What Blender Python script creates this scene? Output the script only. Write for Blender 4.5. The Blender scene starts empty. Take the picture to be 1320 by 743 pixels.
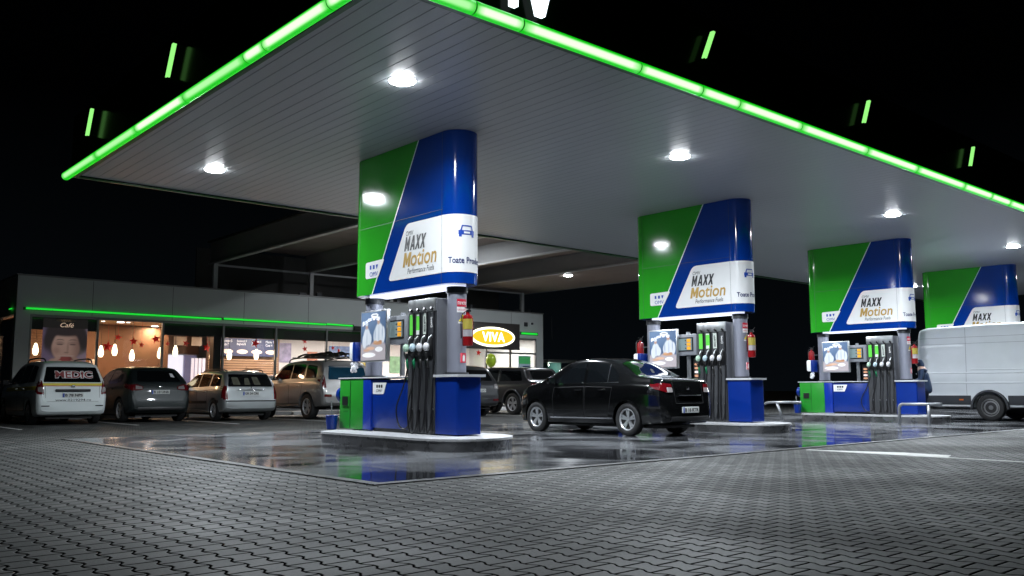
import bpy, bmesh, math, random
from mathutils import Vector, Matrix
from mathutils.bvhtree import BVHTree
random.seed(7)
R = math.radians
sc = bpy.context.scene
C = sc.collection

# ------------------------------------------------------------ camera
cam = bpy.data.cameras.new('camera')
cam.sensor_width = 36.0
cam.lens = 36.0 * 1132.1 / 1320.0
cam.clip_start = 0.05
cam.clip_end = 1500
co = bpy.data.objects.new('camera', cam)
C.objects.link(co)
th, az, ro = R(6.61), R(48.678), R(-0.121)
F = Vector((math.cos(az) * math.cos(th), math.sin(az) * math.cos(th), math.sin(th)))
R0 = Vector((math.sin(az), -math.cos(az), 0))
U0 = R0.cross(F)
Rr = R0 * math.cos(ro) + U0 * math.sin(ro)
Ur = U0 * math.cos(ro) - R0 * math.sin(ro)
m3 = Matrix((Rr, Ur, -F)).transposed()
co.matrix_world = Matrix.Translation((0, 0, 0.8813)) @ m3.to_4x4()
sc.camera = co

# ------------------------------------------------------------ night sky
w = bpy.data.worlds.new('World')
sc.world = w
w.use_nodes = True
nt = w.node_tree
bgn = nt.nodes['Background']
sky = nt.nodes.new('ShaderNodeTexSky')
sky.sky_type = 'NISHITA'
sky.sun_disc = False
sky.sun_elevation = R(-9)
sky.sun_rotation = R(200)
nt.links.new(sky.outputs[0], bgn.inputs[0])
bgn.inputs[1].default_value = 0.05
b2 = nt.nodes.new('ShaderNodeBackground'); b2.inputs[1].default_value = 1.0   # faint town glow low on the night sky
tcw = nt.nodes.new('ShaderNodeTexCoord'); spw = nt.nodes.new('ShaderNodeSeparateXYZ'); nt.links.new(tcw.outputs['Generated'], spw.inputs[0])
rw = nt.nodes.new('ShaderNodeValToRGB'); nt.links.new(spw.outputs[2], rw.inputs[0]); nt.links.new(rw.outputs[0], b2.inputs[0])
rw.color_ramp.elements[0].position = .0; rw.color_ramp.elements[0].color = (.0019, .0028, .0038, 1)
rw.color_ramp.elements[1].position = .30; rw.color_ramp.elements[1].color = (.0001, .00014, .0002, 1)
ads = nt.nodes.new('ShaderNodeAddShader'); nt.links.new(bgn.outputs[0], ads.inputs[0]); nt.links.new(b2.outputs[0], ads.inputs[1])
nt.links.new(ads.outputs[0], nt.nodes['World Output'].inputs[0])

# ------------------------------------------------------------ exposure
sc.view_settings.view_transform = 'Standard'
sc.view_settings.look = 'None'
sc.view_settings.exposure = 0.0
sc.view_settings.gamma = 1.0
sc.view_settings.use_curve_mapping = False
sc.cycles.max_bounces = 7
sc.cycles.sample_clamp_indirect = 6
LAMP_POWER = 225.0      # watts, main beam of one canopy lamp

# ------------------------------------------------------------ materials
def mat(name, col=(.5, .5, .5), rough=.5, metal=0., emit=None, es=0., coat=0., var=.08, vs=6., spec=.5, bump=0., bs=40., rv=.0):
    m = bpy.data.materials.new(name)
    m.use_nodes = True
    t = m.node_tree
    b = t.nodes['Principled BSDF']
    b.inputs['Roughness'].default_value = rough
    b.inputs['Metallic'].default_value = metal
    b.inputs['Specular IOR Level'].default_value = spec
    b.inputs['Coat Weight'].default_value = coat
    b.inputs['Coat Roughness'].default_value = .03
    tc = t.nodes.new('ShaderNodeTexCoord')
    n = t.nodes.new('ShaderNodeTexNoise')
    n.inputs['Scale'].default_value = vs
    n.inputs['Detail'].default_value = 5
    t.links.new(tc.outputs['Object'], n.inputs['Vector'])
    mx = t.nodes.new('ShaderNodeMix'); mx.data_type = 'RGBA'
    mx.inputs['A'].default_value = (*[c * (1 - var) for c in col], 1)
    mx.inputs['B'].default_value = (*[min(1, c * (1 + var)) for c in col], 1)
    t.links.new(n.outputs[0], mx.inputs['Factor'])
    t.links.new(mx.outputs['Result'], b.inputs['Base Color'])
    if rv:
        mr = t.nodes.new('ShaderNodeMapRange')
        mr.inputs['To Min'].default_value = max(.01, rough - rv)
        mr.inputs['To Max'].default_value = rough + rv
        mr.inputs['From Min'].default_value = .3; mr.inputs['From Max'].default_value = .7
        t.links.new(n.outputs[0], mr.inputs['Value'])
        t.links.new(mr.outputs[0], b.inputs['Roughness'])
    if emit:
        b.inputs['Emission Color'].default_value = (*emit, 1)
        b.inputs['Emission Strength'].default_value = es
    if bump:
        n2 = t.nodes.new('ShaderNodeTexNoise'); n2.inputs['Scale'].default_value = bs; n2.inputs['Detail'].default_value = 4
        t.links.new(tc.outputs['Object'], n2.inputs['Vector'])
        bp = t.nodes.new('ShaderNodeBump'); bp.inputs['Strength'].default_value = bump; bp.inputs['Distance'].default_value = .01
        t.links.new(n2.outputs[0], bp.inputs['Height'])
        t.links.new(bp.outputs[0], b.inputs['Normal'])
    return m

M = {}
M['green'] = mat('green enamel', (.026, .33, .02), .09, coat=.0, var=.05, vs=2)
M['blue'] = mat('blue enamel', (.002, .036, .26), .10, coat=.0, var=.06, vs=2)
M['cab_green'] = mat('green cabinet paint', (.015, .24, .02), .35, var=.08, vs=4)
M['cab_blue'] = mat('blue cabinet paint', (.0, .021, .20), .30, var=.1, vs=4)
M['white'] = mat('white vinyl', (.8, .8, .8), .3, var=.03)
M['white_line'] = mat('pale line', (.75, .9, .85), .3, var=.02)
M['black_ink'] = mat('black ink', (.012, .012, .014), .4, var=.0)
M['gold_ink'] = mat('gold ink', (.50, .31, .07), .35, metal=.2, var=.15, vs=3)
M['blue_ink'] = mat('blue ink', (.01, .06, .38), .4, var=0)
M['navy_ink'] = mat('navy ink', (.01, .02, .12), .4, var=0)
M['pale_top'] = mat('pale laminate top', (.52, .53, .56), .3, var=.1)
M['steel'] = mat('brushed steel', (.62, .63, .65), .34, metal=.9, var=.1, vs=12, rv=.08)
M['galv'] = mat('galvanised tube', (.30, .31, .33), .42, metal=.75, var=.15, vs=14, rv=.1)
M['column'] = mat('silver column paint', (.27, .28, .34), .38, metal=.25, var=.05)
M['dark_metal'] = mat('dark grey metal', (.05, .053, .06), .42, metal=.3, var=.15, vs=8, rv=.08)
M['pump_face'] = mat('pump face plastic', (.045, .047, .052), .45, var=.2, vs=9, rv=.08)
M['pump_side'] = mat('pump side panel', (.13, .135, .15), .4, metal=.3, var=.1, vs=6)
M['grey_plastic'] = mat('grey plastic', (.24, .25, .28), .45, var=.06)
M['black'] = mat('black plastic', (.01, .01, .011), .38, var=.2)
M['rubber'] = mat('black rubber', (.012, .012, .012), .55, var=.3, vs=10, bump=.3, bs=60)
M['hose'] = mat('hose rubber', (.012, .012, .014), .32, var=.2)
M['concrete'] = mat('island concrete', (.42, .42, .43), .55, var=.22, vs=5, bump=.3, bs=30, rv=.15)
M['kerb_steel'] = mat('kerb steel band', (.24, .24, .25), .3, metal=.85, var=.4, vs=4, rv=.14, bump=.25, bs=9)
M['soffit'] = mat('canopy soffit sheet', (.35, .37, .395), .36, metal=.0, var=.07, vs=.4, spec=.6)
M['fascia'] = mat('dark green fascia', (.0004, .004, .001), .16, coat=.0, spec=.03, var=.05)
M['fascia_edge'] = mat('green edge trim', (.01, .07, .018), .3, var=.05)
M['shop_wall'] = mat('grey metal cladding', (.50, .53, .53), .5, metal=.1, var=.06, vs=1.5)
M['shop_frame'] = mat('grey window frame', (.20, .2, .2), .4, metal=.4, var=.06)
M['girder'] = mat('grey girder paint', (.30, .305, .31), .5, var=.08, vs=2)
M['girder_flange'] = mat('pale girder flange', (.55, .555, .56), .4, var=.08, vs=2)
M['soffit_brown'] = mat('fibre soffit panel', (.33, .27, .24), .55, var=.12, vs=2)
M['dark_clad'] = mat('dark cladding', (.05, .048, .045), .6, var=.15, vs=2)
M['fixture'] = mat('lamp housing', (.5, .5, .52), .35, metal=.4)
M['red'] = mat('red enamel', (.26, .006, .009), .25, coat=.3, var=.08)
M['sticker_red'] = mat('red sticker', (.55, .02, .05), .4)
M['yellow'] = mat('yellow sticker', (.75, .62, .03), .4)
M['old_yellow'] = mat('faded yellow label', (.38, .31, .05), .5, var=.3, vs=20)
M['old_paper'] = mat('faded paper label', (.36, .34, .36), .6, var=.2, vs=20)
M['cream'] = mat('cream label', (.62, .58, .42), .5)
M['glow_white'] = mat('lit white', (.8, .8, .8), .4, emit=(1, .98, .95), es=4.)
M['lamp_lens'] = mat('lamp lens', (.9, .9, .9), .3, emit=(.93, .97, 1), es=190.)
M['letter_lit'] = mat('lit letter', (.8, .8, .85), .4, emit=(.85, .92, 1), es=2.5)
M['under_lit'] = mat('lit underside panel', (.8, .8, .85), .4, emit=(.78, .84, 1), es=1.4)
M['pendant'] = mat('lit pendant glass', (.9, .85, .75), .4, emit=(1, .80, .55), es=4.5)
M['star'] = mat('red foil star', (.62, .012, .015), .35, var=.25, emit=(1, .02, .02), es=.05)
M['shop_green'] = mat('green shop tube', (.02, .5, .05), .4, emit=(.02, 1, .06), es=.62)
M['label_green'] = mat('green fuel label', (.12, .6, .06), .4, emit=(.1, 1, .08), es=.12)
M['label_pale'] = mat('pale fuel label', (.6, .66, .6), .4)
M['warm_ceiling'] = mat('warm interior ceiling', (.62, .42, .28), .6)
M['brown_wall'] = mat('brown interior wall', (.17, .092, .056), .6, var=.12, vs=3)
M['pale_wall'] = mat('pale shop interior', (.72, .68, .66), .6, var=.1, vs=1.5)
M['int_floor'] = mat('interior floor', (.30, .26, .23), .35, var=.1)
M['pillar_white'] = mat('pale pillar', (.38, .38, .40), .5)
M['paper'] = mat('white paper', (.75, .75, .78), .7)
M['lime'] = mat('lime plastic', (.35, .5, .03), .3, emit=(.4, .6, .02), es=.05)
M['pot'] = mat('terracotta', (.25, .07, .03), .5)
M['orange'] = mat('orange key', (.8, .36, .02), .4, emit=(1, .4, .02), es=.25)
M['lcd'] = mat('display panel', (.18, .24, .25), .25, emit=(.35, .5, .5), es=.12)
M['skin'] = mat('skin', (.45, .27, .2), .5)
M['jacket'] = mat('navy jacket cloth', (.010, .028, .07), .75, var=.25, vs=10, bump=.4, bs=30)
M['trousers'] = mat('dark blue trousers', (.008, .014, .035), .8, var=.2, vs=10)
M['hair'] = mat('dark hair', (.01, .008, .007), .6)
M['tyre'] = mat('tyre rubber', (.014, .014, .015), .7, var=.3, vs=12, bump=.3, bs=60)
M['rim'] = mat('alloy rim', (.62, .63, .65), .32, metal=.6, var=.06)
M['rim_dark'] = mat('steel rim', (.26, .26, .26), .4, metal=.6, var=.15)
M['rim_well'] = mat('rim well', (.015, .015, .016), .6)
M['glass_dark'] = mat('dark car glass', (.004, .005, .006), .03, spec=.45, var=0)
M['tail_red'] = mat('red tail lens', (.11, .003, .006), .15, coat=.3, var=.1, vs=20)
M['tail_clear'] = mat('clear lamp lens', (.25, .23, .23), .12, coat=.5, var=.25, vs=25)
M['chrome'] = mat('chrome', (.7, .7, .72), .12, metal=1.)
M['plate'] = mat('plate white', (.62, .64, .62), .4)
M['orange_lens'] = mat('orange marker', (.55, .12, .01), .3)

def paint(name, col, rough=.28, metal=.4, coat=.9):
    return mat(name, col, rough, metal=metal, coat=coat, var=.08, vs=2.5)

# architectural glass: clear with a fresnel reflection
def pane_glass(name):
    m = bpy.data.materials.new(name); m.use_nodes = True; t = m.node_tree; t.nodes.clear()
    o = t.nodes.new('ShaderNodeOutputMaterial'); a = t.nodes.new('ShaderNodeBsdfTransparent'); g = t.nodes.new('ShaderNodeBsdfGlossy'); x = t.nodes.new('ShaderNodeMixShader'); f = t.nodes.new('ShaderNodeFresnel')
    a.inputs[0].default_value = (.90, .92, .91, 1); g.inputs['Roughness'].default_value = .02; f.inputs[0].default_value = 1.35
    t.links.new(f.outputs[0], x.inputs[0]); t.links.new(a.outputs[0], x.inputs[1]); t.links.new(g.outputs[0], x.inputs[2]); t.links.new(x.outputs[0], o.inputs[0])
    return m
M['shop_glass'] = pane_glass('shop window glass')
# green neon tube: the lamp inside burns brighter along the middle of the tube
def tube_mat(name, hot, cold, e_hot, e_cold):
    m = mat(name, (.02, .4, .03), .3)
    t = m.node_tree; b = t.nodes['Principled BSDF']
    at = t.nodes.new('ShaderNodeAttribute'); at.attribute_name = 'core'
    mx = t.nodes.new('ShaderNodeMix'); mx.data_type = 'RGBA'
    mx.inputs['A'].default_value = (*cold, 1); mx.inputs['B'].default_value = (*hot, 1)
    t.links.new(at.outputs['Fac'], mx.inputs['Factor'])
    t.links.new(mx.outputs['Result'], b.inputs['Emission Color'])
    mr = t.nodes.new('ShaderNodeMapRange')
    mr.inputs['To Min'].default_value = e_cold; mr.inputs['To Max'].default_value = e_hot
    t.links.new(at.outputs['Fac'], mr.inputs['Value'])
    t.links.new(mr.outputs[0], b.inputs['Emission Strength'])
    return m
M['tube'] = tube_mat('green neon tube', (.72, 1, .62), (.002, 1, .008), 1.35, .55)
M['tube_dim'] = tube_mat('green light bar', (.45, 1, .3), (.01, 1, .03), 1.2, .5)

# ------------------------------------------------------------ mesh helpers
def rootloc(o):
    while o.parent: o = o.parent
    return Vector(o.location)
def obj(name, bm, m, parent=None, local=False, smooth=False, auto=None):
    """link bm as ONE mesh object; world-space geometry unless local"""
    if parent is not None and not local:
        bmesh.ops.translate(bm, verts=bm.verts, vec=-rootloc(parent))
    bmesh.ops.recalc_face_normals(bm, faces=bm.faces)
    if auto:
        for e in bm.edges:
            if len(e.link_faces) == 2 and e.calc_face_angle(0) > R(auto): e.smooth = False
        smooth = True
    if smooth:
        for f in bm.faces: f.smooth = True
    me = bpy.data.meshes.new(name)
    bm.to_mesh(me); bm.free()
    for mm in (m if isinstance(m, (list, tuple)) else [m]):
        me.materials.append(M[mm] if isinstance(mm, str) else mm)
    o = bpy.data.objects.new(name, me)
    C.objects.link(o)
    o.parent = parent
    return o
def tag(o, label, cat, group=None):
    o['label'] = label; o['category'] = cat
    if group: o['group'] = group
    return o
def thing(name, label, cat, loc=(0, 0, 0), group=None, rz=0):
    o = bpy.data.objects.new(name, None); C.objects.link(o)
    o.location = loc; o.rotation_euler = (0, 0, rz); o.empty_display_size = .2
    return tag(o, label, cat, group)
def struct(name, bm, m, kind='structure', **k):
    o = obj(name, bm, m, **k); o['kind'] = kind; return o
def children(o): return [c for c in bpy.data.objects if c.parent == o]
KIDS = {}
def copy_tree(o, parent=None):
    c = o.copy(); C.objects.link(c); c.parent = parent
    for ch in children(o): copy_tree(ch, c)
    return c
def dup(o, dx, label, dy=0, dz=0):
    c = copy_tree(o); c.location = Vector(o.location) + Vector((dx, dy, dz)); c['label'] = label
    return c

def B(): return bmesh.new()
def box(bm, x0, x1, y0, y1, z0, z1, bev=0, seg=2, mi=0):
    x0, x1 = sorted((x0, x1)); y0, y1 = sorted((y0, y1)); z0, z1 = sorted((z0, z1))
    r = bmesh.ops.create_cube(bm, size=1)
    vs = r['verts']
    bmesh.ops.scale(bm, vec=(x1 - x0, y1 - y0, z1 - z0), verts=vs)
    bmesh.ops.translate(bm, vec=((x0 + x1) / 2, (y0 + y1) / 2, (z0 + z1) / 2), verts=vs)
    fs = list({f for v in vs for f in v.link_faces})
    if bev:
        es = list({e for v in vs for e in v.link_edges})
        rr = bmesh.ops.bevel(bm, geom=es, offset=bev, segments=seg, affect='EDGES', profile=.5)
        fs = [f for f in rr['faces']] + [f for f in fs if f.is_valid]
    for f in fs:
        if f.is_valid: f.material_index = mi
    return vs
def bxo(name, m, parent, *a, bev=0, **k):
    bm = B(); box(bm, *a, bev=bev); return obj(name, bm, m, parent, auto=30 if bev else None, **k)
def cyl(bm, p0, p1, r0, r1=None, n=20, cap=True):
    p0 = Vector(p0); p1 = Vector(p1); d = p1 - p0
    if r1 is None: r1 = r0
    r = bmesh.ops.create_cone(bm, cap_ends=cap, segments=n, radius1=r0, radius2=max(r1, 1e-5), depth=d.length)
    q = d.to_track_quat('Z', 'Y').to_matrix().to_4x4()
    bmesh.ops.transform(bm, matrix=Matrix.Translation((p0 + p1) / 2) @ q, verts=r['verts'])
    return r['verts']
def lathe(bm, prof, org=(0, 0, 0), axis='Z', n=24):
    """prof [(r, h)]; closed ring surface of revolution"""
    rings = []
    for r, hh in prof:
        ring = []
        for i in range(n):
            a = 2 * math.pi * i / n
            c, s = r * math.cos(a), r * math.sin(a)
            p = {'Z': (c, s, hh), 'X': (hh, c, s), 'Y': (c, hh, s)}[axis]
            ring.append(bm.verts.new(Vector(org) + Vector(p)))
        rings.append(ring)
    for a, b in zip(rings, rings[1:]):
        for i in range(n):
            bm.faces.new((a[i], a[(i + 1) % n], b[(i + 1) % n], b[i]))
    return rings
def tubepath(bm, pts, r, n=10, caps=True):
    pts = [Vector(p) for p in pts]
    rings = []
    up = Vector((.3, .2, 1)).normalized()
    for i, p in enumerate(pts):
        d = (pts[min(i + 1, len(pts) - 1)] - pts[max(i - 1, 0)]).normalized()
        a = d.cross(up)
        if a.length < 1e-3: a = d.cross(Vector((1, 0, 0)))
        a.normalize(); b = d.cross(a).normalized()
        rr = r[i] if isinstance(r, (list, tuple)) else r
        rings.append([bm.verts.new(p + (a * math.cos(2 * math.pi * k / n) + b * math.sin(2 * math.pi * k / n)) * rr) for k in range(n)])
    for a, b in zip(rings, rings[1:]):
        for i in range(n): bm.faces.new((a[i], a[(i + 1) % n], b[(i + 1) % n], b[i]))
    if caps:
        bm.faces.new(rings[0][::-1]); bm.faces.new(rings[-1])
def spline(pts, k=8):
    P = [Vector(p) for p in pts]; out = []
    for i in range(len(P) - 1):
        p0 = P[max(i - 1, 0)]; p1 = P[i]; p2 = P[i + 1]; p3 = P[min(i + 2, len(P) - 1)]
        for j in range(k):
            t = j / k
            out.append(.5 * ((2 * p1) + (p2 - p0) * t + (2 * p0 - 5 * p1 + 4 * p2 - p3) * t * t + (3 * p1 - p0 - 3 * p2 + p3) * t ** 3))
    out.append(P[-1]); return out
def prism(bm, poly, z0, z1):
    a = [bm.verts.new((x, y, z0)) for x, y in poly]; b = [bm.verts.new((x, y, z1)) for x, y in poly]
    n = len(poly)
    bm.faces.new(a[::-1]); bm.faces.new(b)
    for i in range(n): bm.faces.new((a[i], a[(i + 1) % n], b[(i + 1) % n], b[i]))
def rounded(pts, r, k=5):
    """round the corners of a polygon"""
    out = []; n = len(pts)
    for i in range(n):
        p = Vector(pts[i]); a = Vector(pts[i - 1]); b = Vector(pts[(i + 1) % n])
        da = (a - p); db = (b - p); rr = min(r, da.length * .48, db.length * .48)
        s = p + da.normalized() * rr; e = p + db.normalized() * rr
        for j in range(k + 1):
            t = j / k
            out.append(tuple(s * (1 - t) ** 2 + p * 2 * t * (1 - t) + e * t * t))
    return out
def flat(polys):
    bm = B()
    for p in polys:
        bm.faces.new([bm.verts.new((x, y, 0)) for x, y in p])
    bmesh.ops.triangulate(bm, faces=bm.faces)
    return bm
def text_bm(s, size=1, shear=0, bold=0, sx=1, align='LEFT', space=1):
    c = bpy.data.curves.new('t', 'FONT'); c.body = s; c.size = size; c.shear = shear; c.offset = bold
    c.align_x = align; c.space_character = space; c.resolution_u = 3
    o = bpy.data.objects.new('t', c); C.objects.link(o)
    bpy.context.view_layer.update()
    me = bpy.data.meshes.new_from_object(o.evaluated_get(bpy.context.evaluated_depsgraph_get()))
    bpy.data.objects.remove(o); bpy.data.curves.remove(c)
    bm = B(); bm.from_mesh(me); bpy.data.meshes.remove(me)
    bmesh.ops.scale(bm, vec=(sx, 1, 1), verts=bm.verts)
    return bm
def moved(bm, dx, dy):
    bmesh.ops.translate(bm, vec=(dx, dy, 0), verts=bm.verts); return bm
def fit(bm, x0, x1, y0, y1):
    xs = [v.co.x for v in bm.verts]; ys = [v.co.y for v in bm.verts]
    a, b, c, d = min(xs), max(xs), min(ys), max(ys)
    for v in bm.verts:
        v.co.x = x0 + (v.co.x - a) / (b - a) * (x1 - x0); v.co.y = y0 + (v.co.y - c) / (d - c) * (y1 - y0)
    return bm
def grid_cut(bm, step, axes='xy'):
    for ax, nrm in (('x', (1, 0, 0)), ('y', (0, 1, 0))):
        if ax not in axes: continue
        vals = [getattr(v.co, ax) for v in bm.verts]
        a = math.floor(min(vals) / step) * step + step
        while a < max(vals):
            bmesh.ops.bisect_plane(bm, geom=bm.verts[:] + bm.edges[:] + bm.faces[:], plane_co=tuple(a * n for n in nrm), plane_no=nrm)
            a += step
    return bm
def mapped(bm, fn, thick=0, tn=None):
    for v in bm.verts: v.co = fn(v.co.x, v.co.y)
    return bm
# flat artwork standing on a vertical plane: (u, v) -> world
def on_plane(bm, org, ux, d=0.0, vz=(0, 0, 1)):
    ux = Vector(ux); vz = Vector(vz); n = ux.cross(vz).normalized(); org = Vector(org)
    return mapped(bm, lambda x, y: org + ux * x + vz * y + n * d)

# ------------------------------------------------------------ setting: ground
def paver_mat():
    m = bpy.data.materials.new('interlocking pavers'); m.use_nodes = True
    t = m.node_tree; b = t.nodes['Principled BSDF']; L = t.links.new
    def N(op, a, b_=None, c=None):
        n = t.nodes.new('ShaderNodeMath'); n.operation = op
        for i, q in enumerate((a, b_, c)):
            if q is None: continue
            if isinstance(q, (int, float)): n.inputs[i].default_value = q
            else: L(q, n.inputs[i])
        return n.outputs[0]
    tc = t.nodes.new('ShaderNodeTexCoord'); sp = t.nodes.new('ShaderNodeSeparateXYZ'); L(tc.outputs['Object'], sp.inputs[0])
    wob = t.nodes.new('ShaderNodeTexNoise'); wob.inputs['Scale'].default_value = 2.2; L(tc.outputs['Object'], wob.inputs['Vector'])
    wv = N('MULTIPLY', N('SUBTRACT', wob.outputs[0], .5), .05)
    PX, PY, A = .155, .19, .095
    u = N('ADD', N('DIVIDE', sp.outputs[0], PX), wv)
    v = N('ADD', N('DIVIDE', sp.outputs[1], PY), wv)
    fv = N('FLOORED_MODULO', v, 1.0)
    tri = N('SUBTRACT', 1.0, N('MULTIPLY', N('ABSOLUTE', N('SUBTRACT', fv, .5)), 4.0))
    z = N('MAXIMUM', N('MINIMUM', N('MULTIPLY', tri, 2.0), 1.0), -1.0)
    i = N('FLOOR', N('ADD', u, .5))
    sg = N('SUBTRACT', 1.0, N('MULTIPLY', N('FLOORED_MODULO', i, 2.0), 2.0))
    bnd = N('ADD', i, N('MULTIPLY', N('MULTIPLY', sg, z), A))
    dside = N('MULTIPLY', N('ABSOLUTE', N('SUBTRACT', u, bnd)), PX)
    c = N('SUBTRACT', i, N('LESS_THAN', u, bnd))
    par = N('FLOORED_MODULO', c, 2.0)
    vv = N('SUBTRACT', v, N('MULTIPLY', par, .5))
    dj = N('MULTIPLY', N('ABSOLUTE', N('SUBTRACT', N('FLOORED_MODULO', N('ADD', vv, .5), 1.0), .5)), PY)
    d = N('MINIMUM', dside, dj)
    def ss(a, lo, hi, t0=0., t1=1.):
        n = t.nodes.new('ShaderNodeMapRange'); n.interpolation_type = 'SMOOTHSTEP'
        L(a, n.inputs['Value']); n.inputs['From Min'].default_value = lo; n.inputs['From Max'].default_value = hi
        n.inputs['To Min'].default_value = t0; n.inputs['To Max'].default_value = t1
        return n.outputs[0]
    face = ss(d, .0055, .0105)
    cell = t.nodes.new('ShaderNodeCombineXYZ'); L(c, cell.inputs[0]); L(N('FLOOR', vv), cell.inputs[1])
    wn = t.nodes.new('ShaderNodeTexWhiteNoise'); wn.noise_dimensions = '2D'; L(cell.outputs[0], wn.inputs['Vector'])
    big = t.nodes.new('ShaderNodeTexNoise'); big.inputs['Scale'].default_value = .55; big.inputs['Detail'].default_value = 6; L(tc.outputs['Object'], big.inputs['Vector'])
    fine = t.nodes.new('ShaderNodeTexNoise'); fine.inputs['Scale'].default_value = 55; fine.inputs['Detail'].default_value = 6; L(tc.outputs['Object'], fine.inputs['Vector'])
    val = N('MULTIPLY', N('ADD', .72, N('MULTIPLY', wn.outputs['Value'], .52)), ss(big.outputs[0], .3, .72, .75, 1.2))
    val = N('MULTIPLY', val, ss(fine.outputs[0], .3, .7, .8, 1.18))
    spk = t.nodes.new('ShaderNodeTexVoronoi'); spk.inputs['Scale'].default_value = 1.9; spk.inputs['Randomness'].default_value = 1; L(tc.outputs['Object'], spk.inputs['Vector'])
    st = t.nodes.new('ShaderNodeTexNoise'); st.inputs['Scale'].default_value = .9; st.inputs['Detail'].default_value = 8; st.inputs['Roughness'].default_value = .7; st.inputs['Distortion'].default_value = 1.2; L(tc.outputs['Object'], st.inputs['Vector'])
    val = N('MULTIPLY', val, ss(st.outputs[0], .60, .70, 1.0, .52))
    val = N('MULTIPLY', val, ss(st.outputs[0], .30, .38, 1.3, 1.0))
    fleck = ss(spk.outputs['Distance'], .018, .03, 1.5, 0.)
    val = N('ADD', val, fleck)
    mul = t.nodes.new('ShaderNodeMix'); mul.data_type = 'RGBA'; mul.blend_type = 'MULTIPLY'; mul.inputs['Factor'].default_value = 1
    tint = t.nodes.new('ShaderNodeMix'); tint.data_type = 'RGBA'
    tint.inputs['A'].default_value = (.052, .057, .055, 1); tint.inputs['B'].default_value = (.078, .077, .074, 1)
    L(wn.outputs['Value'], tint.inputs['Factor']); L(tint.outputs['Result'], mul.inputs['A'])
    cr = t.nodes.new('ShaderNodeCombineColor'); [L(val, cr.inputs[k]) for k in range(3)]
    L(cr.outputs[0], mul.inputs['B'])
    jm = t.nodes.new('ShaderNodeMix'); jm.data_type = 'RGBA'; jm.inputs['A'].default_value = (.0025, .0025, .0025, 1)
    L(face, jm.inputs['Factor']); L(mul.outputs['Result'], jm.inputs['B']); L(jm.outputs['Result'], b.inputs['Base Color'])
    L(N('MULTIPLY', face, .42), b.inputs['Specular IOR Level'])
    L(ss(big.outputs[0], .35, .7, .72, .55), b.inputs['Roughness'])
    hgt = N('ADD', N('ADD', N('MULTIPLY', ss(d, .003, .014), .008), N('MULTIPLY', fine.outputs[0], .0012)), N('MULTIPLY', wn.outputs['Value'], .004))
    bp = t.nodes.new('ShaderNodeBump'); bp.inputs['Strength'].default_value = .8; bp.inputs['Distance'].default_value = 1.0
    L(hgt, bp.inputs['Height']); L(bp.outputs[0], b.inputs['Normal'])
    return m
def wet_mat():
    m = bpy.data.materials.new('wet concrete apron'); m.use_nodes = True
    t = m.node_tree; b = t.nodes['Principled BSDF']; L = t.links.new
    tc = t.nodes.new('ShaderNodeTexCoord')
    mp = t.nodes.new('ShaderNodeMapping'); mp.inputs['Scale'].default_value = (.42, .42, 1); mp.inputs['Rotation'].default_value = (0, 0, R(35))
    L(tc.outputs['Object'], mp.inputs[0])
    n1 = t.nodes.new('ShaderNodeTexNoise'); n1.inputs['Scale'].default_value = 1.5; n1.inputs['Detail'].default_value = 9; n1.inputs['Roughness'].default_value = .55; n1.inputs['Distortion'].default_value = .9
    L(mp.outputs[0], n1.inputs[0])
    n2 = t.nodes.new('ShaderNodeTexNoise'); n2.inputs['Scale'].default_value = 30; n2.inputs['Detail'].default_value = 6; L(tc.outputs['Object'], n2.inputs[0])
    r = t.nodes.new('ShaderNodeValToRGB'); L(n1.outputs[0], r.inputs[0])
    r.color_ramp.elements[0].position = .38; r.color_ramp.elements[0].color = (0, 0, 0, 1)
    r.color_ramp.elements[1].position = .60; r.color_ramp.elements[1].color = (1, 1, 1, 1)
    c = t.nodes.new('ShaderNodeMix'); c.data_type = 'RGBA'
    c.inputs['A'].default_value = (.028, .029, .032, 1); c.inputs['B'].default_value = (.15, .155, .165, 1)
    L(r.outputs[0], c.inputs['Factor'])
    g = t.nodes.new('ShaderNodeMapRange'); g.inputs['To Min'].default_value = .75; g.inputs['To Max'].default_value = 1.2; L(n2.outputs[0], g.inputs[0])
    mu = t.nodes.new('ShaderNodeVectorMath'); mu.operation = 'SCALE'; L(c.outputs['Result'], mu.inputs[0]); L(g.outputs[0], mu.inputs['Scale'])
    L(mu.outputs[0], b.inputs['Base Color'])
    rr = t.nodes.new('ShaderNodeMapRange'); rr.inputs['To Min'].default_value = .05; rr.inputs['To Max'].default_value = .21; L(r.outputs[0], rr.inputs[0])
    L(rr.outputs[0], b.inputs['Roughness'])
    b.inputs['IOR'].default_value = 1.5
    hm = t.nodes.new('ShaderNodeMath'); hm.operation = 'MULTIPLY'; L(n2.outputs[0], hm.inputs[0]); L(r.outputs[0], hm.inputs[1])
    bp = t.nodes.new('ShaderNodeBump'); bp.inputs['Strength'].default_value = .18; bp.inputs['Distance'].default_value = .004
    L(hm.outputs[0], bp.inputs['Height']); L(bp.outputs[0], b.inputs['Normal'])
    return m
bm = B(); bmesh.ops.create_grid(bm, x_segments=1, y_segments=1, size=400)
struct('ground', bm, paver_mat())
AX0, AX1, AY0, AY1 = 4.66, 44.0, 7.22, 17.6
bm = B(); box(bm, AX0, AX1, AY0, AY1, -.05, .006); struct('fuelling_apron', bm, wet_mat())
bm = B()   # pale edging stones round the apron, a hair above it
box(bm, AX0 - .14, AX1, AY0 - .14, AY0 - .01, -.05, .011); box(bm, AX0 - .14, AX0 - .01, AY0 - .005, AY1, -.05, .011)
struct('apron_edging', bm, mat('edging concrete', (.08, .08, .08), .4, var=.5, vs=7, bump=.4, bs=25, rv=.15))
Mline = mat('worn road paint', (.62, .62, .6), .55, var=.35, vs=14, bump=.2)
bm = B()
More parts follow.
